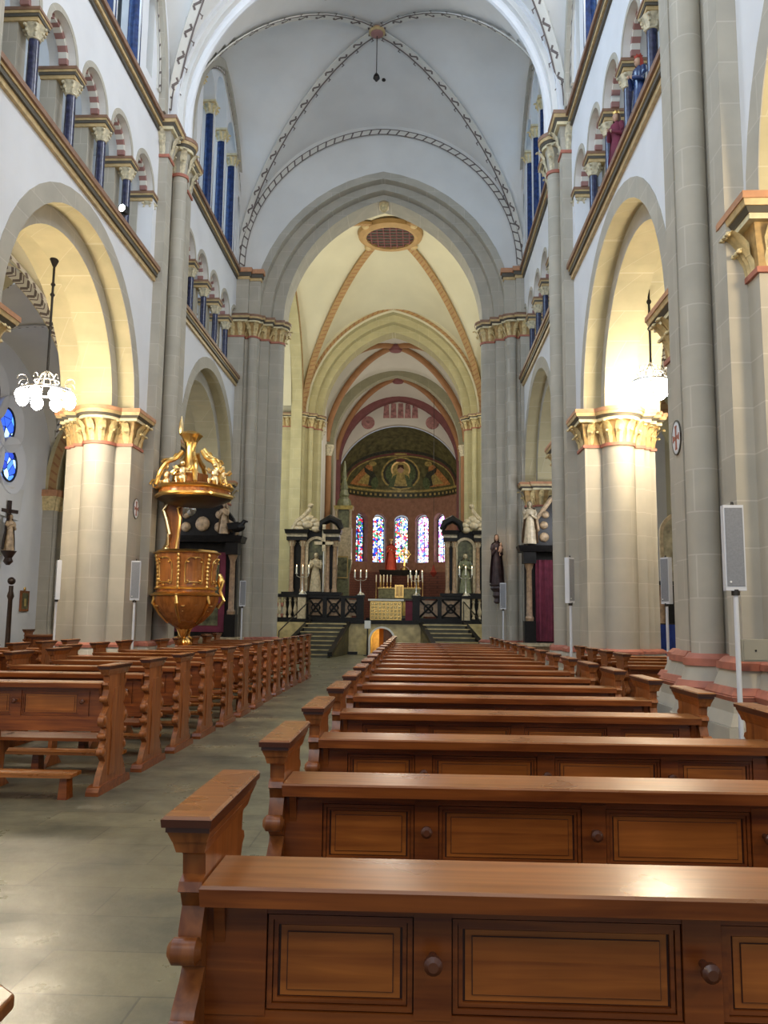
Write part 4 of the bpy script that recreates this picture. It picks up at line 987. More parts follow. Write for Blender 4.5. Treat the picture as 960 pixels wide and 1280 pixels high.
# ---- statues
def statue(name, label, loc, h, rz, robe, cloak, hair='hair_brown', group=None, cat='statue', child=False, crown=None, arms=((.25, .05), (.18, .02)), skin='skin_paint'):
    """draped standing figure of height h facing local -Y"""
    t = thing(name, label, cat, loc, rz, group); s = h
    m = MB(); fold = lambda a, z: .07*sin(9*a+z*6/s)*max(0, 1-z/(s*.7))
    m.lathe((0, 0, 0), [(.15*s, 0), (.145*s, .05*s), (.125*s, .25*s), (.105*s, .45*s), (.085*s, .58*s), (.10*s, .66*s), (.118*s, .74*s), (.105*s, .80*s), (.06*s, .825*s), (.032*s, .84*s), (.03*s, .865*s)], robe, 28, 1, .72, fold=fold)
    for sg, (hz, hx) in zip((-1, 1), arms):
        m.tube([(sg*.10*s, 0, .79*s), (sg*.135*s, -.01*s, .70*s), (sg*.13*s, -.04*s, .60*s), (sg*.07*s, -.10*s, (.52+hz*.6)*s), (sg*hx*s, -.125*s, (.55+hz*.6)*s)], [.045*s, .042*s, .036*s, .03*s, .02*s], robe, 8)
    m.build('body', t)
    m = MB()
    m.ball((0, -.008*s, .925*s), (.048*s, .055*s, .068*s), skin, 14, 10); m.ball((0, -.065*s, .92*s), (.009*s, .014*s, .016*s), skin, 6, 5)
    m.build('head', t)
    for sg, (hz, hx) in zip((-1, 1), arms): m = MB(); m.ball((sg*hx*s, -.135*s, (.55+hz*.6)*s), (.018*s, .022*s, .028*s), skin, 8, 6); m.build('hand', t)
    m = MB(); m.lathe((0, .012*s, .945*s), [(.062*s, -.12*s), (.065*s, -.04*s), (.06*s, .01*s), (.045*s, .045*s), (.01*s, .06*s)], hair, 14, 1, .9, R(-30), R(210)); m.build('hair', t)
    m = MB(); m.lathe((0, .02*s, 0), [(.19*s, .03*s), (.175*s, .3*s), (.14*s, .55*s), (.15*s, .72*s), (.12*s, .82*s), (.05*s, .86*s)], cloak, 24, 1, .75, R(-12), R(192), fold=lambda a, z: .05*sin(7*a+3)); m.build('cloak', t)
    if crown:
        m = MB()
        m.lathe((0, 0, .975*s), [(.05*s, 0), (.055*s, .03*s), (.045*s, .035*s)], crown, 12)
        for k in range(6): m.ball((.05*s*cos(k*pi/3), .05*s*sin(k*pi/3), 1.015*s), .012*s, crown, 6, 4)
        m.build('crown', t)
    if child:
        m = MB(); m.ball((.07*s, -.13*s, .70*s), (.05*s, .045*s, .07*s), 'skin_paint', 10, 8); m.ball((.075*s, -.14*s, .79*s), (.032*s, .034*s, .038*s), 'skin_paint', 10, 8); m.tube([(.05*s, -.15*s, .64*s), (.03*s, -.17*s, .60*s), (.05*s, -.16*s, .56*s)], .016*s, 'skin_paint', 6); m.tube([(.11*s, -.14*s, .73*s), (.10*s, -.18*s, .71*s)], .013*s, 'skin_paint', 6); m.build('christ_child', t)
    return t
mad = statue('madonna_statue', 'dark robed painted Madonna holding the child, on a bracket of the right crossing pier', (2.42, 25.05, 2.62), 1.42, R(8), 'robe_dark', 'robe_dark', child=True)
m = MB(); m.lathe((0, 0, 0), [(.05, -.55), (.12, -.50), (.10, -.40), (.17, -.32), (.14, -.22), (.24, -.12), (.22, -.06), (.27, -.02), (.27, 0)], 'robe_dark', 16, fold=lambda a, z: .06*sin(8*a)); m.build('bracket', mad); mad.scale = (.82, .9, 1.06)
statue('bishop_figure', 'blue robed figure with red hat standing in the right gallery arch', (3.42, 12.1, 9.22), 1.12, R(-70), 'marble_azure', 'cloth_white', crown='cloth_red', hair='cloth_red')
statue('crowned_figure', 'maroon robed figure with gilt crown standing in the right gallery arch', (3.42, 13.55, 9.22), 1.12, R(-60), 'cloth_maroon', 'cloth_maroon', crown='gilt')
sl = statue('corpus_figure', 'dark carved figure on a bracket on the left aisle wall beside the left edge', (-11.6, 23.1, 3.35), 1.05, R(70), 'polychrome', 'wood_black', skin='polychrome')
m = MB(); m.lathe((0, 0, 0), [(.05, -.4), (.14, -.3), (.1, -.2), (.22, 0)], 'wood_black', 12); m.build('bracket', sl)
m = MB(); m.box(-.3, .3, .05, .12, 1.1, 1.2, 'wood_black'); m.box(-.05, .05, .05, .12, .6, 1.45, 'wood_black'); m.build('canopy_cross', sl)
# framed picture and dark post of the left aisle
t = thing('framed_picture', 'small brown framed picture hanging on the white wall of the left aisle', 'picture', (-11.89, 24.8, 1.65), 0)
m = MB(); m.box(0, .05, -.26, .26, 0, .62, 'oak_upright'); m.build('frame', t)
m = MB(); m.box(.05, .055, -.19, .19, .07, .55, 'painting_dark'); m.box(.055, .058, -.07, .07, .16, .38, 'mosaic_gold'); m.build('painting', t)
m = MB(); m.ball((.02, 0, .68), (.03, .05, .06), 'gilt'); m.build('finial', t)
t = thing('processional_staff', 'dark turned wooden staff with ball finial by the left aisle wall', 'staff', (-9.3, 18.75, 0))
m = MB(); m.lathe((0, 0, 0), [(.09, 0), (.09, .3), (.06, .4), (.05, 1.9), (.08, 1.98), (.05, 2.1), (.05, 2.22)], 'wood_black', 12); m.build('post', t)
m = MB(); m.ball((0, 0, 2.33), .09, 'wood_black'); m.build('ball_finial', t)

# ================================================================ PULPIT
PX, PYc = -4.80, 17.15
t = thing('pulpit', 'gilded walnut baroque pulpit with canopy attached to the left clustered pier', 'pulpit', (PX, PYc, 0))
bul = lambda a, z: .035*cos(6*a)
m = MB(); m.lathe((0, 0, 0), [(.10, 1.30), (.22, 1.36), (.40, 1.48), (.56, 1.66), (.66, 1.86), (.68, 1.98)], 'walnut', 48, fold=bul); m.build('bowl', t)
m = MB(); m.lathe((0, 0, 0), [(.60, 2.06), (.595, 2.2), (.60, 2.5), (.64, 2.85)], 'walnut', 48, fold=bul); tub = m.build('tub', t)
for z0, r0, n_ in ((1.98, .68, 'lower_moulding'), (2.85, .65, 'rim_moulding')):
    m = MB(); m.lathe((0, 0, z0), [(r0-.02, 0), (r0+.03, .01), (r0+.04, .03), (r0-.01, .05), (r0-.05, .08)], 'gilt', 48, fold=bul); m.build(n_, t)
m = MB(); m.lathe((0, 0, 0), [(.62, 2.12), (.64, 2.14), (.60, 2.17)], 'gilt', 48, fold=bul); m.build('lower_fillet', t)
def on_tub(a, z, o=0.): # point on the tub
    q = (.60+.05*max(0, z-2.5)/.35)*(1+bul(a, z))+o; return (q*cos(a), q*sin(a), z)
for a0 in (-150, -90, -30, 30, 90):
    a = R(a0+30 if False else a0); m = MB(); pts = []
    for i in range(41):
        q = 2*pi*i/40; cq, sq = cos(q), sin(q); cq = math.copysign(abs(cq)**.45, cq); sq = math.copysign(abs(sq)**.45, sq)
        pts.append(on_tub(a+R(30)+R(19)*cq*(1-.10*cos(2*q)), 2.48+.25*sq+.03*cos(4*q), .008))
    m.tube(pts, .013, 'gilt', 6)
    for q in (45, 135, 225, 315, 90, 270):
        p = on_tub(a+R(30)+R(17)*cos(R(q)), 2.48+.27*sin(R(q)), .01); m.ball(p, (.03, .03, .022), 'gilt', 8, 5)
    m.build('gilt_cartouche', tub)
    m = MB()
    for k in range(9): m.ball(on_tub(a, 2.16+.08*k, .012), (.035, .035, .05), 'gilt', 8, 5)
    m.build('gilt_garland', tub)
    m = MB(); m.tube([on_tub(a, 2.02, .05), (.66*cos(a), .66*sin(a), 1.84), (.52*cos(a), .52*sin(a), 1.62), (.34*cos(a), .34*sin(a), 1.44)], [.045, .04, .03, .025], 'gilt', 8)
    for i in range(3): m.ball(((.62-.1*i)*cos(a+R(12)), (.62-.1*i)*sin(a+R(12)), 1.78-.1*i), (.05, .05, .02), 'gilt', 8, 5)
    m.build('gilt_rib', t)
m = MB(); m.lathe((0, 0, 0), [(.03, .92), (.10, .96), (.13, 1.04), (.10, 1.10), (.05, 1.14), (.07, 1.2), (.12, 1.32)], 'gilt', 20, fold=lambda a, z: .15*sin(8*a)); m.build('pendant', t)
m = MB()
for s in (-1, 1): m.tube([(s*.05, 0, 1.0), (s*.16, 0, 1.02), (s*.18, 0, 1.12), (s*.10, 0, 1.16), (s*.12, 0, 1.3), (s*.22, 0, 1.42), (s*.34, 0, 1.48)], .03, 'gilt', 8)
m.build('scroll_bracket', t)
# backboard and volutes
m = MB(); m.prism([(-.56, 2.9), (-.28, 2.9), (-.26, 3.3), (-.22, 3.8), (-.22, 4.0), (-.62, 4.0), (-.60, 3.7), (-.52, 3.3)], lambda u, v: (u, .25, v), lambda u, v: (u, .34, v), 'walnut'); m.build('backboard', t)
m = MB()
m.tube([(-.48, .2, 2.92), (-.56, .2, 3.0), (-.50, .2, 3.08), (-.46, .2, 3.3), (-.52, .2, 3.6), (-.60, .2, 3.8), (-.56, .2, 3.95)], .045, 'gilt_pale', 8)
m.tube([(-.30, .2, 2.95), (-.27, .2, 3.3), (-.24, .2, 3.65), (-.30, .2, 3.85), (-.2, .2, 3.95)], .03, 'gilt', 8); m.ball((-.5, .18, 2.98), .07, 'gilt_pale'); m.build('gilt_volute', t)
# canopy
CXo = .10
m = MB(); m.lathe((CXo, 0, 0), [(.2, 3.86), (.5, 3.90), (.74, 4.0), (.76, 4.02)], 'wood_black', 48, fold=bul); m.build('canopy_underside', t)
m = MB(); m.lathe((CXo, 0, 0), [(.75, 4.02), (.80, 4.06), (.80, 4.10), (.74, 4.12)], 'gilt', 48, fold=bul); m.lathe((CXo, 0, 0), [(.74, 4.19), (.79, 4.22), (.81, 4.26), (.70, 4.29)], 'gilt', 48, fold=bul); m.build('canopy_moulding', t)
m = MB(); m.lathe((CXo, 0, 0), [(.74, 4.11), (.73, 4.2), (.68, 4.26), (.5, 4.34), (.40, 4.36)], 'walnut', 48, fold=bul); m.lathe((CXo-.08, 0, 0), [(.36, 4.34), (.36, 4.55), (.3, 4.56)], 'walnut', 6); can = m.build('canopy_cornice', t)
m = MB(); m.lathe((CXo-.12, 0, 0), [(.22, 4.55), (.16, 4.62), (.11, 4.85), (.10, 5.1), (.13, 5.24), (.18, 5.34), (.23, 5.40), (.16, 5.46), (.05, 5.5)], 'gilt', 22, fold=lambda a, z: .14*sin(7*a+z*14)); m.build('canopy_finial', t)
m = MB(); m.lathe((CXo-.34, 0, 0), [(.03, 5.4), (.06, 5.5), (.05, 5.66), (.01, 5.82)], 'gilt_pale', 10); m.build('flame_vase', t)
for k, (ang, sc) in enumerate(((-20, 1.), (20, 1.1), (80, 1.), (140, .9), (200, 1.), (-70, .9))):
    a = R(ang); m = MB(); pts = []
    for i in range(26):
        f = i/25; q = .74-.52*f; z = 4.30+.75*sin(f*pi*.5)*sc+.10*sin(f*pi*2)
        pts.append((CXo-.06+q*cos(a), q*sin(a), z))
    m.tube(pts, [.06-.03*abs(i/25-.5) for i in range(26)], 'gilt', 8)
    for c, r_ in ((0, .12), (9, .09), (20, .07)):
        p = Vector(pts[c]); m.tube([p+Vector((cos(a)*r_*(1-i/14)*cos(i*.9), sin(a)*r_*(1-i/14)*cos(i*.9), r_*(1-i/14)*sin(i*.9))) for i in range(12)], .022, 'gilt', 6)
    m.build('gilt_scroll', t)
for k, (ang, r_) in enumerate(((-100, .60), (190, .60), (-35, .62), (0, .58))):
    a = R(ang); x, y = CXo+r_*cos(a), r_*sin(a); z = 4.28; m = MB()
    m.ball((x, y, z+.10), (.10, .09, .10), 'gilt_pale', 10, 7); m.ball((x, y, z+.24), (.075, .065, .11), 'gilt_pale', 10, 7); m.ball((x, y, z+.41), .055, 'gilt_pale', 10, 7)
    for s in (-1, 1):
        m.tube([(x+s*.06, y, z+.30), (x+s*.13, y-.02, z+.27), (x+s*.19, y-.03, z+.34)], [.026, .022, .016], 'gilt_pale', 6)
        m.tube([(x+s*.05, y, z+.10), (x+s*.09, y-.11, z+.10), (x+s*.08, y-.13, z-.03)], [.04, .032, .018], 'gilt_pale', 6)
        m.prism([(0, 0), (s*.12, .10), (s*.17, .02), (s*.10, -.03)], lambda u, v: (x+s*.03+u, y+.05, z+.28+v), lambda u, v: (x+s*.03+u, y+.07, z+.28+v), 'gilt')
    m.build('gilt_putto', t)
m = MB(); m.ball((.70, .1, 2.3), (.07, .07, .14), 'gilt'); m.tube([(.66, .1, 1.75), (.78, .1, 1.9), (.70, .1, 2.1), (.76, .1, 2.3), (.68, .1, 2.45)], .04, 'gilt', 8); m.build('gilt_side_ornament', t)
# ================================================================ CHANCEL
PZ = 1.35
m = MB()
m.box(-10.5, -4.7, 36, 39.0, 0, PZ, 'marble_crypt'); m.box(2.15, 8.3, 36, 39.0, 0, PZ, 'marble_crypt'); m.box(-5.3, 3.0, 39, 56, 0, PZ, 'tread'); m.box(-4.7, 2.15, 36.8, 39, PZ-.05, PZ, 'tread')
m.box(-4.7, 2.15, 36, 36.8, PZ-.05, PZ, 'tread')
wall(m, lambda u, v, w: (u, 36.0+w, v), -2.9, .2, 0, PZ-.05, 0, .3, [dict(c=-1.46, r=.50, s=.62)], 'marble_crypt')
# stair side walls
struct(m, 'floor_chancel', 'raised chancel platform with yellow marble front')
m = MB()
for s, a, b_ in ((-1, (-2.9, 36.0), (-3.35, 32.7)), (1, (.2, 36.0), (.95, 32.7))):
    m.add([(a[0], a[1], 0), (a[0], a[1], PZ), (b_[0], b_[1], .12), (b_[0], b_[1], 0), (a[0]+s*.1, a[1], 0), (a[0]+s*.1, a[1], PZ), (b_[0]+s*.1, b_[1], .12), (b_[0]+s*.1, b_[1], 0)], [(0, 1, 2, 3), (4, 5, 6, 7), (0, 3, 7, 4), (1, 2, 6, 5), (3, 2, 6, 7), (0, 1, 5, 4)], 'marble_crypt')
struct(m, 'wall_crypt_stair', 'sloping yellow marble side walls of the chancel stairs')
def stairs(side, inn0, inn1, out0, out1, label):
    t = thing('chancel_stairs', label, 'stairs', (0, 0, 0), group='chancel stairs')
    n = 8; m = MB()
    for i in range(n):
        f0, f1 = i/n, (i+1)/n; z = PZ*(1-(i+.5)/n)+.05
        y0, y1 = 36-3.3*f0, 36-3.3*f1
        xi0, xi1 = inn0+(inn1-inn0)*f0, inn0+(inn1-inn0)*f1; xo0, xo1 = out0+(out1-out0)*f0, out0+(out1-out0)*f1
        m.prism([(xi0, y0), (xo0, y0), (xo1, y1), (xi1, y1)], lambda u, v: (u, v, 0), lambda u, v: (u, v, z), 'tread')
        m.prism([(xi1, y1-.03), (xo1, y1-.03), (xo1, y1+.03), (xi1, y1+.03)], lambda u, v: (u, v, z-.04), lambda u, v: (u, v, z+.003), 'marble_crypt')
    m.build('steps', t)
    for a, b_, nm in ((inn0, inn1, 'inner_string'), (out0, out1, 'outer_string')):
        m = MB(); q = []
        for (x, y, z) in ((a, 36.1, PZ+.12), (b_, 32.6, .22)): q.append([(x-.09, y, z-.16), (x+.09, y, z-.16), (x+.09, y, z), (x-.09, y, z)])
        m.rings(q, 'marble_black'); m.build(nm, t)
    m = MB(); x0, x1 = out0, out1
    m.tube([(x0, 36.0, PZ+.95), (x1, 32.8, 1.0)], .025, 'iron'); m.tube([(x0, 36.0, PZ), (x0, 36.0, PZ+.95)], .02, 'iron'); m.tube([(x1, 32.8, .1), (x1, 32.8, 1.0)], .02, 'iron'); m.build('handrail', t)
stairs('left', -2.9, -3.35, -4.6, -5.4, 'dark stone stairs rising to the chancel left of the crypt doorway')
stairs('right', .2, .95, 2.05, 2.95, 'dark stone stairs rising to the chancel right of the crypt doorway')
t = MB(); t.box(-3.0, .3, 35.9, 36.15, PZ-.02, PZ+.12, 'marble_black'); t.box(-3.35, -2.5, 35.85, 36.0, 0, .12, 'marble_black'); struct(t, 'trim_5', 'black marble coping over the crypt front')
# crypt interior
m = MB(); m.grid(lambda u, v: (-1.46-.5*cos(pi*v), 36.3+1.6*u, .62+.5*sin(pi*v)), 6, 16, 'marble_crypt'); m.box(-2.0, -1.96, 36.3, 37.9, 0, .62, 'marble_crypt'); m.box(-.96, -.92, 36.3, 37.9, 0, .62, 'marble_crypt'); m.box(-2.0, -.9, 37.9, 38, 0, 1.15, 'paint_gold'); m.box(-1.62, -1.38, 36.9, 36.95, 0, 1.1, 'cloth_orange'); struct(m, 'wall_crypt', 'glowing yellow vaulted crypt passage')
t = thing('crypt_door', 'open reddish wooden door leaf inside the glowing crypt doorway', 'door', (-1.0, 36.1, 0))
m = MB(); pl = [(-.40, 0), (0, 0), (0, .85), (-.1, .98), (-.25, 1.07), (-.40, 1.09)]; m.prism(pl, lambda u, v: (u, .1, v), lambda u, v: (u, .14, v), 'oak_upright'); m.build('leaf', t)
m = MB(); m.ball((-.35, .08, .5), .03, 'gilt'); m.build('handle', t)
t = thing('crypt_arch_moulding', 'pale stone rim round the crypt doorway', 'moulding', (0, 0, 0))
m = MB(); ring(m, lambda u, v, w: (u, 35.98+w, v), -1.46, .5, .58, .62, -.03, .05, 'cloth_white', foot=0); m.build('rim', t)
t = thing('info_sign', 'small white notice on a thin post left of the crypt doorway', 'sign', (-2.02, 34.9, 0))
m = MB(); m.cyl(0, 0, .02, 1.15, .03, 'iron', seg=10); m.cyl(0, 0, 0, .02, .16, 'iron'); m.build('post', t)
m = MB(); m.box(-.13, .13, -.03, 0, 1.12, 1.45, 'paper_white'); m.build('panel', t, bevel=.005)
# balustrades
def balustrade(x0, x1, y, label, n):
    t = thing('balustrade', label, 'balustrade', (0, 0, PZ))
    m = MB(); m.box(x0-.1, x1+.1, y-.12, y+.12, 0, .2, 'marble_black'); m.build('plinth', t)
    m = MB(); m.box(x0-.1, x1+.1, y-.14, y+.14, 1.08, 1.22, 'marble_black'); m.build('rail', t)
    for i in range(n):
        x = x0+(x1-x0)*(i+.5)/n; m = MB(); m.lathe((x, y, 0), [(.07, .2), (.07, .26), (.045, .3), (.085, .46), (.09, .52), (.05, .72), (.04, .86), (.07, .92), (.05, .98), (.075, 1.03), (.075, 1.08)], 'marble_pale', 14); m.build('baluster', t)
    return t
balustrade(-7.0, -5.15, 36.2, 'white stone balusters between black rails left of the left side altar', 8)
balustrade(2.35, 3.9, 36.2, 'white stone balusters between black rails at the right crossing pier', 6)
for x, nm in ((-4.98, 'left'), (2.15, 'right')):
    t = thing('rail_pedestal', 'pale marble pedestal ending the %s altar rail' % nm, 'pedestal', (x, 36.2, PZ))
    m = MB(); m.box(-.17, .17, -.15, .15, .15, 1.08, 'marble_pale'); m.build('die', t)
    m = MB(); m.box(-.2, .2, -.18, .18, 0, .15, 'marble_black'); m.box(-.2, .2, -.18, .18, 1.08, 1.2, 'marble_black'); m.build('caps', t)
def choir_rail(x0, x1, label):
    t = thing('choir_rail', label, 'railing', (0, 36.45, PZ), group='black choir rails')
    m = MB(); m.box(x0, x1, -.06, .06, 1.05, 1.17, 'marble_black'); m.box(x0, x1, -.08, .08, 0, .22, 'marble_black')
    n = max(2, round((x1-x0)/.9))
    for i in range(n+1): x = x0+(x1-x0)*i/n; m.box(x-.09, x+.09, -.07, .07, 0, 1.1, 'marble_black')
    m.build('frame', t)
    for i in range(n):
        a = x0+(x1-x0)*i/n+.09; b_ = x0+(x1-x0)*(i+1)/n-.09; m = MB()
        m.box(a, b_, .03, .045, .3, 1.0, 'marble_rose')
        for s in (0, 1): m.tube([(a if s == 0 else b_, 0, .25), ((a+b_)/2, -.02, .65), (b_ if s == 0 else a, 0, 1.03)], .045, 'marble_black', 6)
        m.rings([[((a+b_)/2+q*cos(w), y_, .64+q*sin(w)) for q, y_ in ((.15, -.03), (.21, -.03), (.21, .03), (.15, .03))] for w in [2*pi*k/18 for k in range(19)]], 'marble_black')
        m.build('lattice_panel', t)
choir_rail(-4.8, -2.4, 'black choir rail with interlaced lattice panels left of the altar')
choir_rail(.05, 2.0, 'black choir rail with interlaced lattice panels right of the altar')
for x, nm in ((-2.45, 'left'), (.0, 'right')):
    t = thing('rail_pillar', 'black marble pillar at the %s of the free altar' % nm, 'pillar', (x, 36.5, PZ))
    m = MB(); m.box(-.16, .16, -.14, .14, 0, 1.1, 'marble_black'); m.build('die', t); m = MB(); m.box(-.2, .2, -.18, .18, 1.1, 1.2, 'marble_black'); m.box(-.2, .2, -.18, .18, 0, .12, 'marble_black'); m.build('caps', t)
# free-standing altar with a gilt grid front
t = thing('free_altar', 'altar table with a gilt grid front in the middle of the chancel step', 'altar', (-1.35, 37.3, PZ))
m = MB(); m.box(-.72, .72, 0, .7, .1, .98, 'marble_green'); m.box(-.8, .8, -.06, .76, 0, .1, 'marble_black'); m.build('block', t)
m = MB(); m.box(-.80, .80, -.08, .8, .98, 1.06, 'cloth_white'); m.build('table_top', t)
m = MB(); m.box(-.70, .70, -.03, 0, .12, .96, 'brass_dark')
for i in range(9): x = -.68+1.36*i/8; m.box(x-.015, x+.015, -.05, -.03, .14, .94, 'gilt')
for i in range(6): z = .15+.77*i/5; m.box(-.69, .69, -.05, -.03, z-.015, z+.015, 'gilt')
for i in range(8):
    for j in range(5): m.ball((-.595+1.36*(i)/8, -.035, .227+.77*j/5), .032, 'gilt_pale', 8, 5)
m.build('gilt_grid', t)
t = thing('altar_block', 'dark maroon draped block right beside the free altar', 'lectern', (-.26, 37.4, PZ))
m = MB(); m.box(-.22, .22, 0, .4, 0, 1.0, 'cloth_maroon'); m.build('body', t); m = MB(); m.box(-.26, .26, -.05, .45, 1.0, 1.06, 'wood_black'); m.build('top', t)
# candelabra
def candelabrum(loc, label, h=1.15, tall=True, first=[None]):
    t = thing('candelabrum', label, 'candelabrum', loc, 0, 'three-armed standing candelabra')
    m = MB(); m.lathe((0, 0, 0), [(.16, 0), (.16, .02), (.05, .14), (.025, .22), (.03, .3), (.018, .36), (.018, h), (.03, h+.03)], 'silver', 14)
    m.build('stem', t)
    for k in range(3):
        a = 2*pi*k/3; m = MB(); m.tube([(0, 0, .1), (.1*cos(a), .1*sin(a), .12), (.2*cos(a), .2*sin(a), .0)], .02, 'silver', 6); m.build('foot', t)
    m = MB(); m.tube([(-.27, 0, h+.13), (-.25, 0, h+.02), (-.12, 0, h-.04), (0, 0, h), (.12, 0, h-.04), (.25, 0, h+.02), (.27, 0, h+.13)], .016, 'silver', 6)
    for x in (-.27, 0, .27): m.lathe((x, 0, h+.13), [(.02, -.03), (.055, 0), (.055, .02)], 'silver', 10)
    m.build('arms', t)
    for x in (-.27, 0, .27):
        m = MB(); m.cyl(x, 0, h+.14, h+.44, .032, 'candle_wax', seg=10); c = m.build('candle', t)
        m = MB(); m.lathe((x, 0, h+.44), [(.004, 0), (.016, .03), (.003, .08)], 'flame', 8); m.build('flame', c)
    return t
k0 = candelabrum((-4.98, 36.2, PZ+1.2), 'three-armed candelabrum with white candles standing on the left rail pedestal', .78); remember(k0)
dup(k0, (2.15, 36.2, PZ+1.2), 0, 'three-armed candelabrum with white candles standing on the right rail pedestal')
dup(k0, (-2.45, 36.5, PZ+1.2), 0, 'three-armed candelabrum on the black pillar left of the free altar', scale=(.95, .95, .86))
dup(k0, (.0, 36.5, PZ+1.2), 0, 'three-armed candelabrum on the black pillar right of the free altar', scale=(.95, .95, .86))

# ---- side altars of black and rose marble
def side_altar(loc, mir, label):
    t = thing('side_altar', label, 'altar', loc, 0, 'twin side altars of the crossing'); s = mir
    m = MB(); m.box(-1.15, 1.15, -.35, .3, 0, 1.2, 'marble_black'); m.box(-1.25, 1.25, -.42, .35, 1.2, 1.32, 'marble_black'); m.build('plinth', t)
    m = MB(); m.box(-1.0, 1.0, .05, .3, 1.32, 4.1, 'marble_black'); m.build('back_slab', t)
    for x in (-.88, -.42, .62, .92):
        m = MB(); x *= s; m.lathe((x, -.12, 0), [(.12, 1.32), (.12, 1.42), (.085, 1.5), (.09, 2.3), (.075, 3.35), (.10, 3.42), (.13, 3.55), (.14, 3.62)], 'marble_rose', 16); leaves(m, [('c', x, -.12, .075)], 3.36, 3.58, 'marble_pale', .06, .06); m.build('column', t)
    m = MB(); a, b_ = sorted((-1.1*s, -.25*s)); c, d = sorted((.5*s, 1.1*s))
    for u0, u1 in ((a, b_), (c, d)):
        m.box(u0, u1, -.3, .3, 3.62, 3.78, 'marble_black'); m.box(u0, u1, -.28, .3, 3.78, 3.92, 'marble_pale'); m.box(u0-.05, u1+.05, -.38, .3, 3.92, 4.1, 'marble_black', 0, .04)
    m.build('entablature', t)
    m = MB(); cx = .13*s; ring(m, lambda u, v, w: (u, w, v), cx, .34, .46, 3.35, -.08, .1, 'marble_pale', foot=1.35); m.prism([(cx-.34, 1.35), (cx+.34, 1.35)]+list(reversed(arch(cx, .34, 3.35))), lambda u, v: (u, .04, v), lambda u, v: (u, .06, v), 'painting_dark'); m.build('niche', t)
    m = MB(); cx2 = .75*s
    A = ell(cx2, 4.28, .48, .45, 20, R(-60) if s > 0 else R(60), R(200) if s > 0 else R(320))
    m.tube([(cx2-.45*s*1, -.1, 4.1), (cx2-.38*s, -.1, 4.42), (cx2-.05*s, -.1, 4.62), (cx2+.28*s, -.1, 4.45), (cx2+.42*s, -.1, 4.15)], [.10, .16, .19, .17, .12], 'marble_black', 10); m.build('broken_pediment', t)
    m = MB()
    for x, z, q in ((-.8, 4.2, .18), (-.6, 4.35, .2), (-.4, 4.5, .2), (-.2, 4.62, .22), (.0, 4.5, .2), (.15, 4.35, .2), (-.25, 4.35, .25), (-.6, 4.15, .2), (.1, 4.15, .2)):
        m.ball((x*s, -.05, z), (q, q*.7, q*.8), 'marble_pale', 10, 7)
    m.tube([(-.9*s, -.1, 4.1), (-.7*s, -.1, 4.5), (-.45*s, -.1, 4.7), (-.2*s, -.1, 5.0), (-.15*s, -.1, 5.25)], [.09, .1, .1, .09, .03], 'marble_pale', 8)
    m.ball((-.15*s, -.1, 5.2), .12, 'marble_pale'); m.build('carved_gable', t)
    return t
sa = side_altar((-4.62, 36.9, PZ), 1, 'black and rose marble side altar with broken pediment left of the chancel'); sa.scale = (1.07, 1, 1)
side_altar((2.30, 36.9, PZ), -1, 'black and rose marble side altar with broken pediment right of the chancel')
statue('saint_statue', 'pale stone saint in the niche of the left side altar', (-4.48, 36.77, PZ+1.34), 1.75, 0, 'marble_pale', 'marble_rose', 'marble_pale', skin='marble_pale', group='niche saints')
statue('saint_statue', 'pale stone saint in the niche of the right side altar', (2.17, 36.77, PZ+1.34), 1.75, 0, 'marble_green', 'marble_pale', 'marble_pale', skin='marble_pale', group='niche saints')
t = thing('standing_cross', 'tall pale cross standing in front of the left side altar', 'cross', (-4.12, 36.58, PZ+1.32))
m = MB(); m.tube([(0, 0, 0), (0, 0, 1.8)], .025, 'silver'); m.build('staff', t)
m = MB(); m.box(-.07, .07, -.03, .03, 1.8, 3.0, 'marble_pale'); m.box(-.42, .42, -.03, .03, 2.1, 2.24, 'marble_pale'); m.build('cross', t)
# tabernacle tower
t = thing('tabernacle_tower', 'tall greenish stone tabernacle tower left of the apse', 'tower', (-3.95, 44.5, PZ))
m = MB(); m.box(-.45, .45, -.35, .35, 0, .5, 'marble_pale', .06, 0); m.box(-.34, .34, -.28, .28, .5, 2.6, 'marble_green'); m.box(-.48, .48, -.4, .4, 2.6, 3.3, 'marble_green', -.1, .0); m.box(-.45, .45, -.38, .38, 3.3, 5.0, 'marble_pale'); m.build('body', t)
m = MB(); m.box(-.25, .25, -.42, -.38, 2.35, 3.4, 'painting_dark'); m.box(-.31, .31, -.41, -.36, 2.28, 3.47, 'brass_dark'); m.build('door', t)
m = MB()
for x in (-.38, .38): m.lathe((x, -.3, 0), [(.08, 4.9), (.07, 5.9), (.12, 6.0)], 'marble_pale', 10)
m.box(-.48, .48, -.38, .38, 6.0, 6.2, 'mosaic_gold', 0, .05); m.box(-.3, .3, -.2, .2, 5.0, 6.0, 'marble_green'); m.build('middle_storey', t)
m = MB(); m.lathe((0, 0, 0), [(.42, 6.2), (.36, 6.5), (.22, 6.7), (.28, 6.8), (.18, 7.1), (.22, 7.2), (.10, 7.7), (.14, 7.8), (.03, 8.7)], 'marble_green', 8, fold=lambda a, z: .1*sin(4*a)); m.build('spire', t)
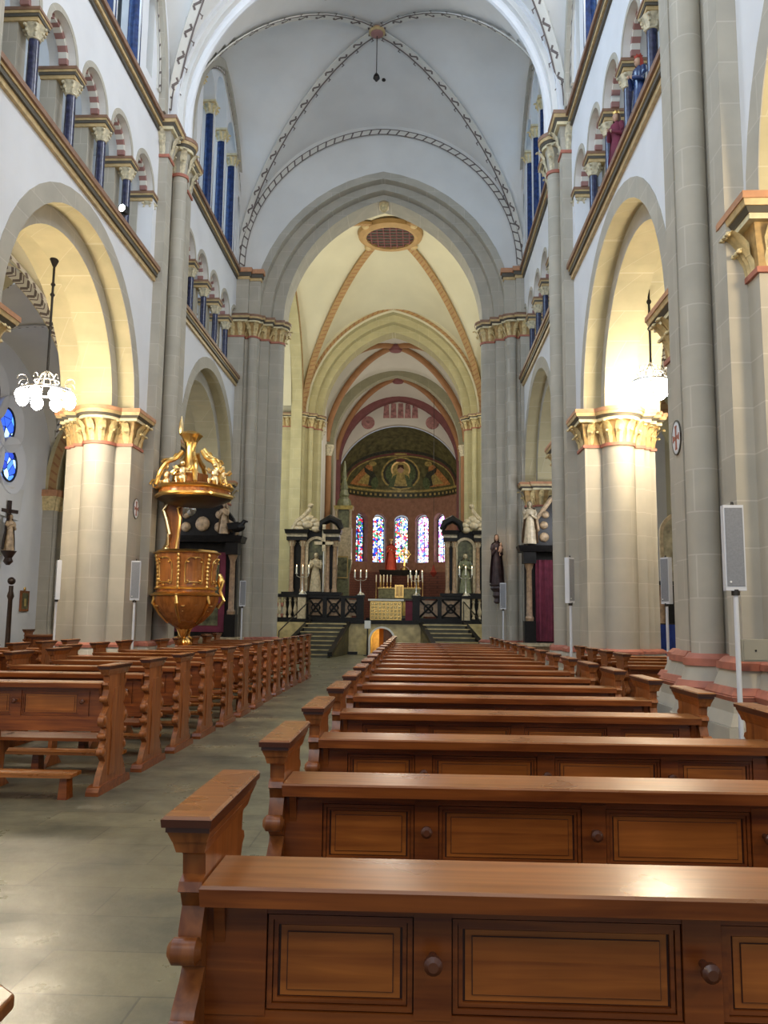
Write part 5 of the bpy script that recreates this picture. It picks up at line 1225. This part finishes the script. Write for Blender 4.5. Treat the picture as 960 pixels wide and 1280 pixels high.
# high altar
t = thing('high_altar', 'dark high altar with a gilt tabernacle and rows of tall candles below the apse windows', 'altar', (-1.05, 51.6, 1.6))
m = MB(); m.box(-1.5, 1.5, -.3, .6, -.25, 1.05, 'marble_green'); m.box(-2.0, 2.0, -1.0, .8, -.25, -.05, 'marble_black'); m.build('block', t)
for x in (-1.15, -.4, .4, 1.15):
    m = MB(); m.lathe((x, -.32, 0), [(.2, .1), (.27, .5), (.2, .95)], 'mosaic_gold', 12, 1, .5); m.build('front_panel', t)
m = MB(); m.box(-1.6, 1.6, -.38, .6, 1.05, 1.15, 'marble_black'); m.build('table_top', t)
m = MB(); m.box(-1.3, 1.3, .1, .6, 1.15, 1.75, 'marble_green'); m.box(-1.35, 1.35, .05, .6, 1.75, 1.85, 'brass_dark'); m.build('gradine', t)
m = MB(); m.box(-.27, .27, -.1, .3, 1.2, 2.0, 'gilt'); m.box(-.02, .02, -.13, -.1, 1.25, 1.95, 'brass_dark'); m.box(-.2, -.04, -.12, -.1, 1.3, 1.9, 'paint_gold'); m.box(.04, .2, -.12, -.1, 1.3, 1.9, 'paint_gold'); m.build('tabernacle', t)
m = MB(); m.box(-1.2, 1.2, .35, .6, 2.6, 2.95, 'marble_black', 0, .1)
for x in (-1.15, 1.15): m.cyl(x, .45, 1.8, 2.6, .07, 'brass_dark')
m.build('canopy_beam', t)
for i, x in enumerate([-1.45, -1.2, -.98, -.76, -.54, .54, .76, .98, 1.2, 1.45]):
    c = thing('altar_candlestick', 'tall white candle on a brass stick, %s from the left on the high altar' % ORD[i], 'candlestick', (-1.05+x, 51.5+.3, 1.6+(1.85 if abs(x) < 1.3 else 1.15)), 0, 'candlesticks on the high altar')
    e = .7 if abs(x) > 1.3 else 0
    m = MB(); m.lathe((0, 0, 0), [(.08, 0), (.07, .03), (.02, .08), (.03, .18), (.018, .3), (.018, .3+e), (.05, .32+e)], 'gilt', 10); m.build('stick', c)
    m = MB(); m.cyl(0, 0, .32+e, .78+e, .035, 'candle_wax', seg=10); m.build('candle', c)
statue('apse_statue', 'red robed figure standing above the high altar in front of the apse windows', (-1.6, 52.1, 4.55), 1.9, 0, 'cloth_red', 'cloth_red', crown='gilt', group=None)
t = thing('crucifix', 'dark altar crucifix above the high altar', 'crucifix', (-.75, 52.1, 4.55))
m = MB(); m.lathe((0, 0, 0), [(.3, 0), (.25, .15), (.08, .25)], 'brass_dark', 12); m.box(-.05, .05, -.04, .04, .2, 1.5, 'brass_dark'); m.box(-.4, .4, -.04, .04, .95, 1.05, 'brass_dark'); m.build('cross', t)
m = MB(); n = 22; m.rings([[(q*cos(a), 0+y_, 1.0+q*sin(a)) for q, y_ in ((.28, -.05), (.33, -.05), (.33, .05), (.28, .05))] for a in [2*pi*i/n for i in range(n+1)]], 'gilt'); m.build('ring', t)
# furniture of the chancel
t = thing('red_chair', 'red upholstered celebrant chair behind the left choir rail', 'chair', (-4.05, 37.9, PZ))
m = MB(); m.box(-.28, .28, -.25, .25, .4, .5, 'cloth_red'); m.build('seat', t); m = MB(); m.box(-.28, .28, .2, .28, .5, 1.35, 'cloth_red'); m.build('backrest', t)
for x in (-.24, .24):
    for y in (-.21, .23): m = MB(); m.box(x-.03, x+.03, y-.03, y+.03, 0, .4, 'wood_black'); m.build('leg', t)
t = thing('credence_table', 'low table covered by a red cloth behind the right choir rail', 'table', (.95, 37.6, PZ))
m = MB(); m.box(-.6, .6, -.3, .3, .62, .68, 'cloth_red'); m.build('table_top', t); m = MB(); m.box(-.61, .61, -.31, .31, .35, .62, 'cloth_red'); m.build('tablecloth', t)
for x in (-.5, .5):
    for y in (-.24, .24): m = MB(); m.box(x-.04, x+.04, y-.04, y+.04, 0, .35, 'oak'); m.build('leg', t)
t = thing('sanctuary_lamp', 'small red hanging sanctuary lamp at the right of the apse', 'lamp', (.95, 46.0, 4.0))
m = MB(); m.lathe((0, 0, 0), [(.04, -.15), (.16, 0), (.2, .1), (.12, .2), (.03, .5)], 'cloth_red', 12); m.build('glass', t)
m = MB(); m.lathe((0, 0, 0), [(.03, .5), (.012, .55), (.012, 11.2)], 'iron', 6); m.build('chain', t)

# ---- baroque altar with curtain seen through the right arcade
def aisle_altar(loc, label, curtain):
    t = thing('aisle_altar', label, 'altar', loc)
    m = MB(); m.box(-1.3, 1.3, -.5, .4, 0, .95, 'marble_rose'); m.box(-1.4, 1.4, -.58, .4, .95, 1.05, 'marble_pale'); m.build('altar_block', t)
    m = MB(); m.box(-1.15, 1.15, .1, .4, 1.05, 4.2, 'marble_black'); m.build('back_slab', t)
    for x in (-1.05, 1.05):
        m = MB(); m.box(x-.18, x+.18, -.25, .15, 1.05, 1.75, 'marble_black'); m.lathe((x, -.06, 0), [(.13, 1.75), (.14, 1.85), (.10, 1.92), (.085, 3.4), (.12, 3.5), (.16, 3.62)], 'marble_rose', 16); m.build('column', t)
        m = MB(); m.box(x-.2, x+.2, -.3, .2, 3.62, 4.0, 'marble_black'); m.build('impost', t)
    m = MB(); m.box(-1.35, 1.35, -.35, .35, 4.0, 4.2, 'marble_black', 0, .06); m.build('cornice', t)
    m = MB(); n = 22
    if curtain: m.rings([[(-.84+1.68*i/(n*2), -.02+.05*sin(i*1.35), z) for z in (1.1, 3.75)]+[(-.84+1.68*i/(n*2), .06+.05*sin(i*1.35), z) for z in (3.75, 1.1)] for i in range(2*n+1)], 'cloth_maroon')
    else: m.box(-.8, .8, .04, .1, 1.2, 3.7, 'cloth_maroon'); m.box(-.6, .6, .02, .04, 1.4, 3.5, 'painting_dark')
    m.build('curtain' if curtain else 'painting', t)
    m = MB(); m.prism([(-1.2, 4.2), (1.2, 4.2), (1.0, 4.8), (.6, 5.3), (.35, 5.9), (-.35, 5.9), (-.6, 5.3), (-1.0, 4.8)], lambda u, v: (u, 0, v), lambda u, v: (u, .3, v), 'marble_black')
    m.build('gable', t)
    m = MB()
    for x, z, q in ((-.55, 4.5, .2), (-.55, 4.9, .17), (-.5, 5.25, .16), (0, 4.6, .3), (0, 5.4, .28), (.55, 4.5, .2), (.55, 4.9, .17), (-1.0, 4.45, .15), (1.0, 4.45, .15)): m.ball((x, -.02, z), (q*.8, .12, q*.8), 'polychrome', 12, 8)
    for s in (-1, 1): m.tube([(s*1.15, 0, 4.25), (s*1.0, 0, 4.6), (s*.75, 0, 4.75), (s*.8, 0, 5.1), (s*.5, 0, 5.5), (s*.3, 0, 5.8), (0, 0, 5.9)], .08, 'polychrome', 8)
    m.build('carved_ornament', t)
    return t
a1 = aisle_altar((4.2, 24.15, 0), 'tall black altar with pink columns and a maroon curtain seen through the far right arch', True); a1.scale = (.9, .9, .88)
a2 = aisle_altar((-6.33, 24.15, 0), 'black aisle altar with dark gable seen behind the pulpit', False); a2.scale = (.9, .9, .93)
statue('altar_figure', 'pale figure on the cornice of the curtained altar', (3.28, 24.0, 3.75), 1.25, 0, 'marble_pale', 'marble_rose', 'marble_pale', skin='marble_pale')
statue('altar_figure', 'pale brown figure on the gable of the altar behind the pulpit', (-5.65, 23.95, 3.97), .9, 0, 'polychrome', 'polychrome', skin='polychrome')
t = thing('carved_eagle', 'small black carved bird on the cornice end behind the pulpit', 'statue', (-5.24, 23.95, 3.97))
m = MB(); m.ball((0, 0, .2), (.22, .12, .15), 'marble_black'); m.tube([(.1, 0, .25), (.2, 0, .38), (.3, 0, .36)], [.08, .06, .02], 'marble_black'); m.tube([(-.1, 0, .1), (-.1, 0, -.02)], .03, 'marble_black'); m.build('body', t)
m = MB(); m.prism([(-.3, .3), (.05, .35), (.0, .15), (-.25, .12)], lambda u, v: (u, -.14, v), lambda u, v: (u, -.11, v), 'marble_black'); m.build('wing', t)
t = thing('stone_table', 'pale marble altar table beside the foot of the pulpit', 'table', (-5.9, 22.9, 0))
m = MB(); m.box(-.55, .55, -.35, .35, .86, .98, 'marble_pale', 0, .04); m.build('table_top', t); m = MB(); m.box(-.42, .42, -.25, .25, 0, .86, 'marble_pale'); m.build('base', t)
# glimpsed through the gap between the right piers
t = thing('arched_painting', 'round-topped pale painting between the two right piers', 'painting', (6.9, 21.6, 2.6))
pl = [(-.55, 0), (.55, 0)]+list(reversed(arch(0, .55, 1.2))); m = MB(); m.prism(pl, lambda u, v: (u, 0, v), lambda u, v: (u, .04, v), 'painting_arch'); m.build('canvas', t)
m = MB(); ring(m, lambda u, v, w: (u, w, v), 0, .53, .62, 1.2, -.03, .05, 'marble_pale', foot=0); m.build('frame', t)
t = thing('small_altar', 'dark small altar with pink columns below the arched painting', 'altar', (6.9, 21.8, 0))
m = MB(); m.box(-.8, .8, -.4, .3, 0, 1.1, 'marble_black'); m.build('block', t)
for x in (-.6, .6): m = MB(); m.lathe((x, -.2, 0), [(.1, 1.1), (.1, 1.3), (.07, 1.35), (.06, 2.4), (.1, 2.5)], 'marble_rose', 12); m.build('column', t)
m = MB(); m.box(-.8, .8, 0, .3, 1.1, 2.5, 'marble_black'); m.box(-.85, .85, -.35, .3, 2.5, 2.6, 'marble_black'); m.build('retable', t)
t = thing('blue_screen', 'blue cloth covered partition between the two right piers', 'screen', (6.35, 20.8, 0))
m = MB(); m.rings([[(-.35+.7*i/20, .02*sin(i*1.7), z) for z in (.45, 1.5)]+[(-.35+.7*i/20, .05+.02*sin(i*1.7), z) for z in (1.5, .45)] for i in range(21)], 'cloth_blue'); m.build('cloth', t)
m = MB(); m.box(-.37, .37, .04, .08, 1.48, 1.53, 'iron'); m.box(-.37, -.34, .04, .08, 0, 1.5, 'iron'); m.box(.34, .37, .04, .08, 0, 1.5, 'iron'); m.box(-.5, -.2, -.15, .25, 0, .03, 'iron'); m.box(.2, .5, -.15, .25, 0, .03, 'iron'); m.build('frame', t)
medallion((-5.735, 16.56, 3.74), R(90), 'round medallion with a red cross on the left clustered pier')

# ================================================================ LIGHT AND CAMERA
def area(name, loc, rot, sx, sy, power, col):
    l = bpy.data.lights.new(name, 'AREA'); l.shape = 'RECTANGLE'; l.size = sx; l.size_y = sy; l.energy = power; l.color = col
    o = bpy.data.objects.new(name, l); COL.objects.link(o); o.location = loc; o.rotation_euler = rot; return o
def point(name, loc, power, col, r_=.3):
    l = bpy.data.lights.new(name, 'POINT'); l.energy = power; l.color = col; l.shadow_soft_size = r_
    o = bpy.data.objects.new(name, l); COL.objects.link(o); o.location = loc; return o
COOL = (.80, .90, 1.); WARM = (1., .78, .48)
# lamps added inside the nave walls, out of view, stand in for clerestory daylight
for c, a, b_ in BAYS:
    if c < 20:
        area('daylight_clerestory_left', (XL+.15, c, 15.2), (0, R(-80), 0), 2.6, 3.6, 330, (.50, .72, 1.))
        area('daylight_clerestory_right', (XR-.15, c, 15.2), (0, R(80), 0), 2.6, 3.6, 300, (.97, .98, 1.))
    for X, s in ((XL, -1), (XR, 1)): area('gallery_fill', (X+s*2.8, c, 10.6), (0, R(90)*s, 0), 1.6, 5.5, 30, COOL)  # added lamp inside the gallery to brighten its arches
area('west_fill', (CX, -3.8, 9.0), (R(118), 0, 0), 7, 9, 700, (.92, .96, 1.))  # unseen fill added behind the camera to light the nave
# lamps
point('chandelier_left_lamp', (-6.6, 14.1, 5.25), 230, WARM, .35)
point('chandelier_right_lamp', (4.35, 14.7, 5.2), 170, WARM, .3)
for X in (-6.6, 4.3): point('chandelier_near_lamp', (X, 4.98, 5.4), 330, WARM, .35)
for X, p_ in ((-5.6, 120), (3.3, 190)): point('chandelier_west_lamp', (X, -2.6, 5.2), p_, WARM, .25)
for X in (-6.6, 4.3): point('aisle_fill', (X*1.3 if X < 0 else X, 22.4, 4.4), 110, (.92, .94, 1.), .5)  # cool fill added to brighten the aisles, no fitting there
point('crossing_lamp', (-1.2, 31.5, 12.5), 430, (1., .94, .76), .6)
for x, y in ((-8, 32.3), (5.8, 32.3)): point('transept_light', (x, y, 8.5), 420, (.96, .95, .86), .8)
point('choir_lamp', (-1.2, 43, 10.5), 200, (1., .92, .8), .5)
point('choir_lamp_far', (-1.2, 47.5, 11.5), 110, (1., .92, .85), .5)
point('apse_lamp', (-1.2, 49.8, 5.0), 110, (1., .8, .5), .5)
point('crypt_lamp', (-1.5, 37.2, .75), 16, (1., .72, .25), .1)
sp = bpy.data.lights.new('statue_spot', 'SPOT'); sp.energy = 90; sp.color = (1, .62, .3); sp.spot_size = R(28); sp.spot_blend = .8; so = bpy.data.objects.new('statue_spot', sp); COL.objects.link(so)
so.location = (2.2, 23.2, 6.0); so.rotation_euler = (Vector((2.42, 25.1, 3.9))-Vector(so.location)).to_track_quat('-Z', 'Y').to_euler()
w = bpy.data.worlds.new('world'); scene.world = w; w.use_nodes = True
w.node_tree.nodes['Background'].inputs[0].default_value = (.72, .84, 1., 1); w.node_tree.nodes['Background'].inputs[1].default_value = .5

F = 1035.; VX, VY, ROLL = 520., 772., .0116
d = Vector((VX-480, VY-640, F)).normalized(); up = d.cross(Vector((1, ROLL, 0))).normalized()
if up.y > 0: up = -up
right = d.cross(up)
if right.x < 0: right = -right
M3 = Matrix((right, d, up))
cam = bpy.data.cameras.new('camera'); co_ = bpy.data.objects.new('camera', cam); COL.objects.link(co_)
cam.sensor_fit = 'VERTICAL'; cam.sensor_height = 24.; cam.lens = F*24./1280.; cam.clip_start = .05; cam.clip_end = 300
ax, ay, az = M3 @ Vector((1, 0, 0)), M3 @ Vector((0, -1, 0)), M3 @ Vector((0, 0, -1))
co_.matrix_world = Matrix(((ax.x, ay.x, az.x, 0), (ax.y, ay.y, az.y, 0), (ax.z, ay.z, az.z, 1.6), (0, 0, 0, 1)))
scene.camera = co_
scene.view_settings.view_transform = 'Standard'; scene.view_settings.look = 'None'; scene.view_settings.gamma = 1; scene.view_settings.use_curve_mapping = False
scene.view_settings.exposure = .08
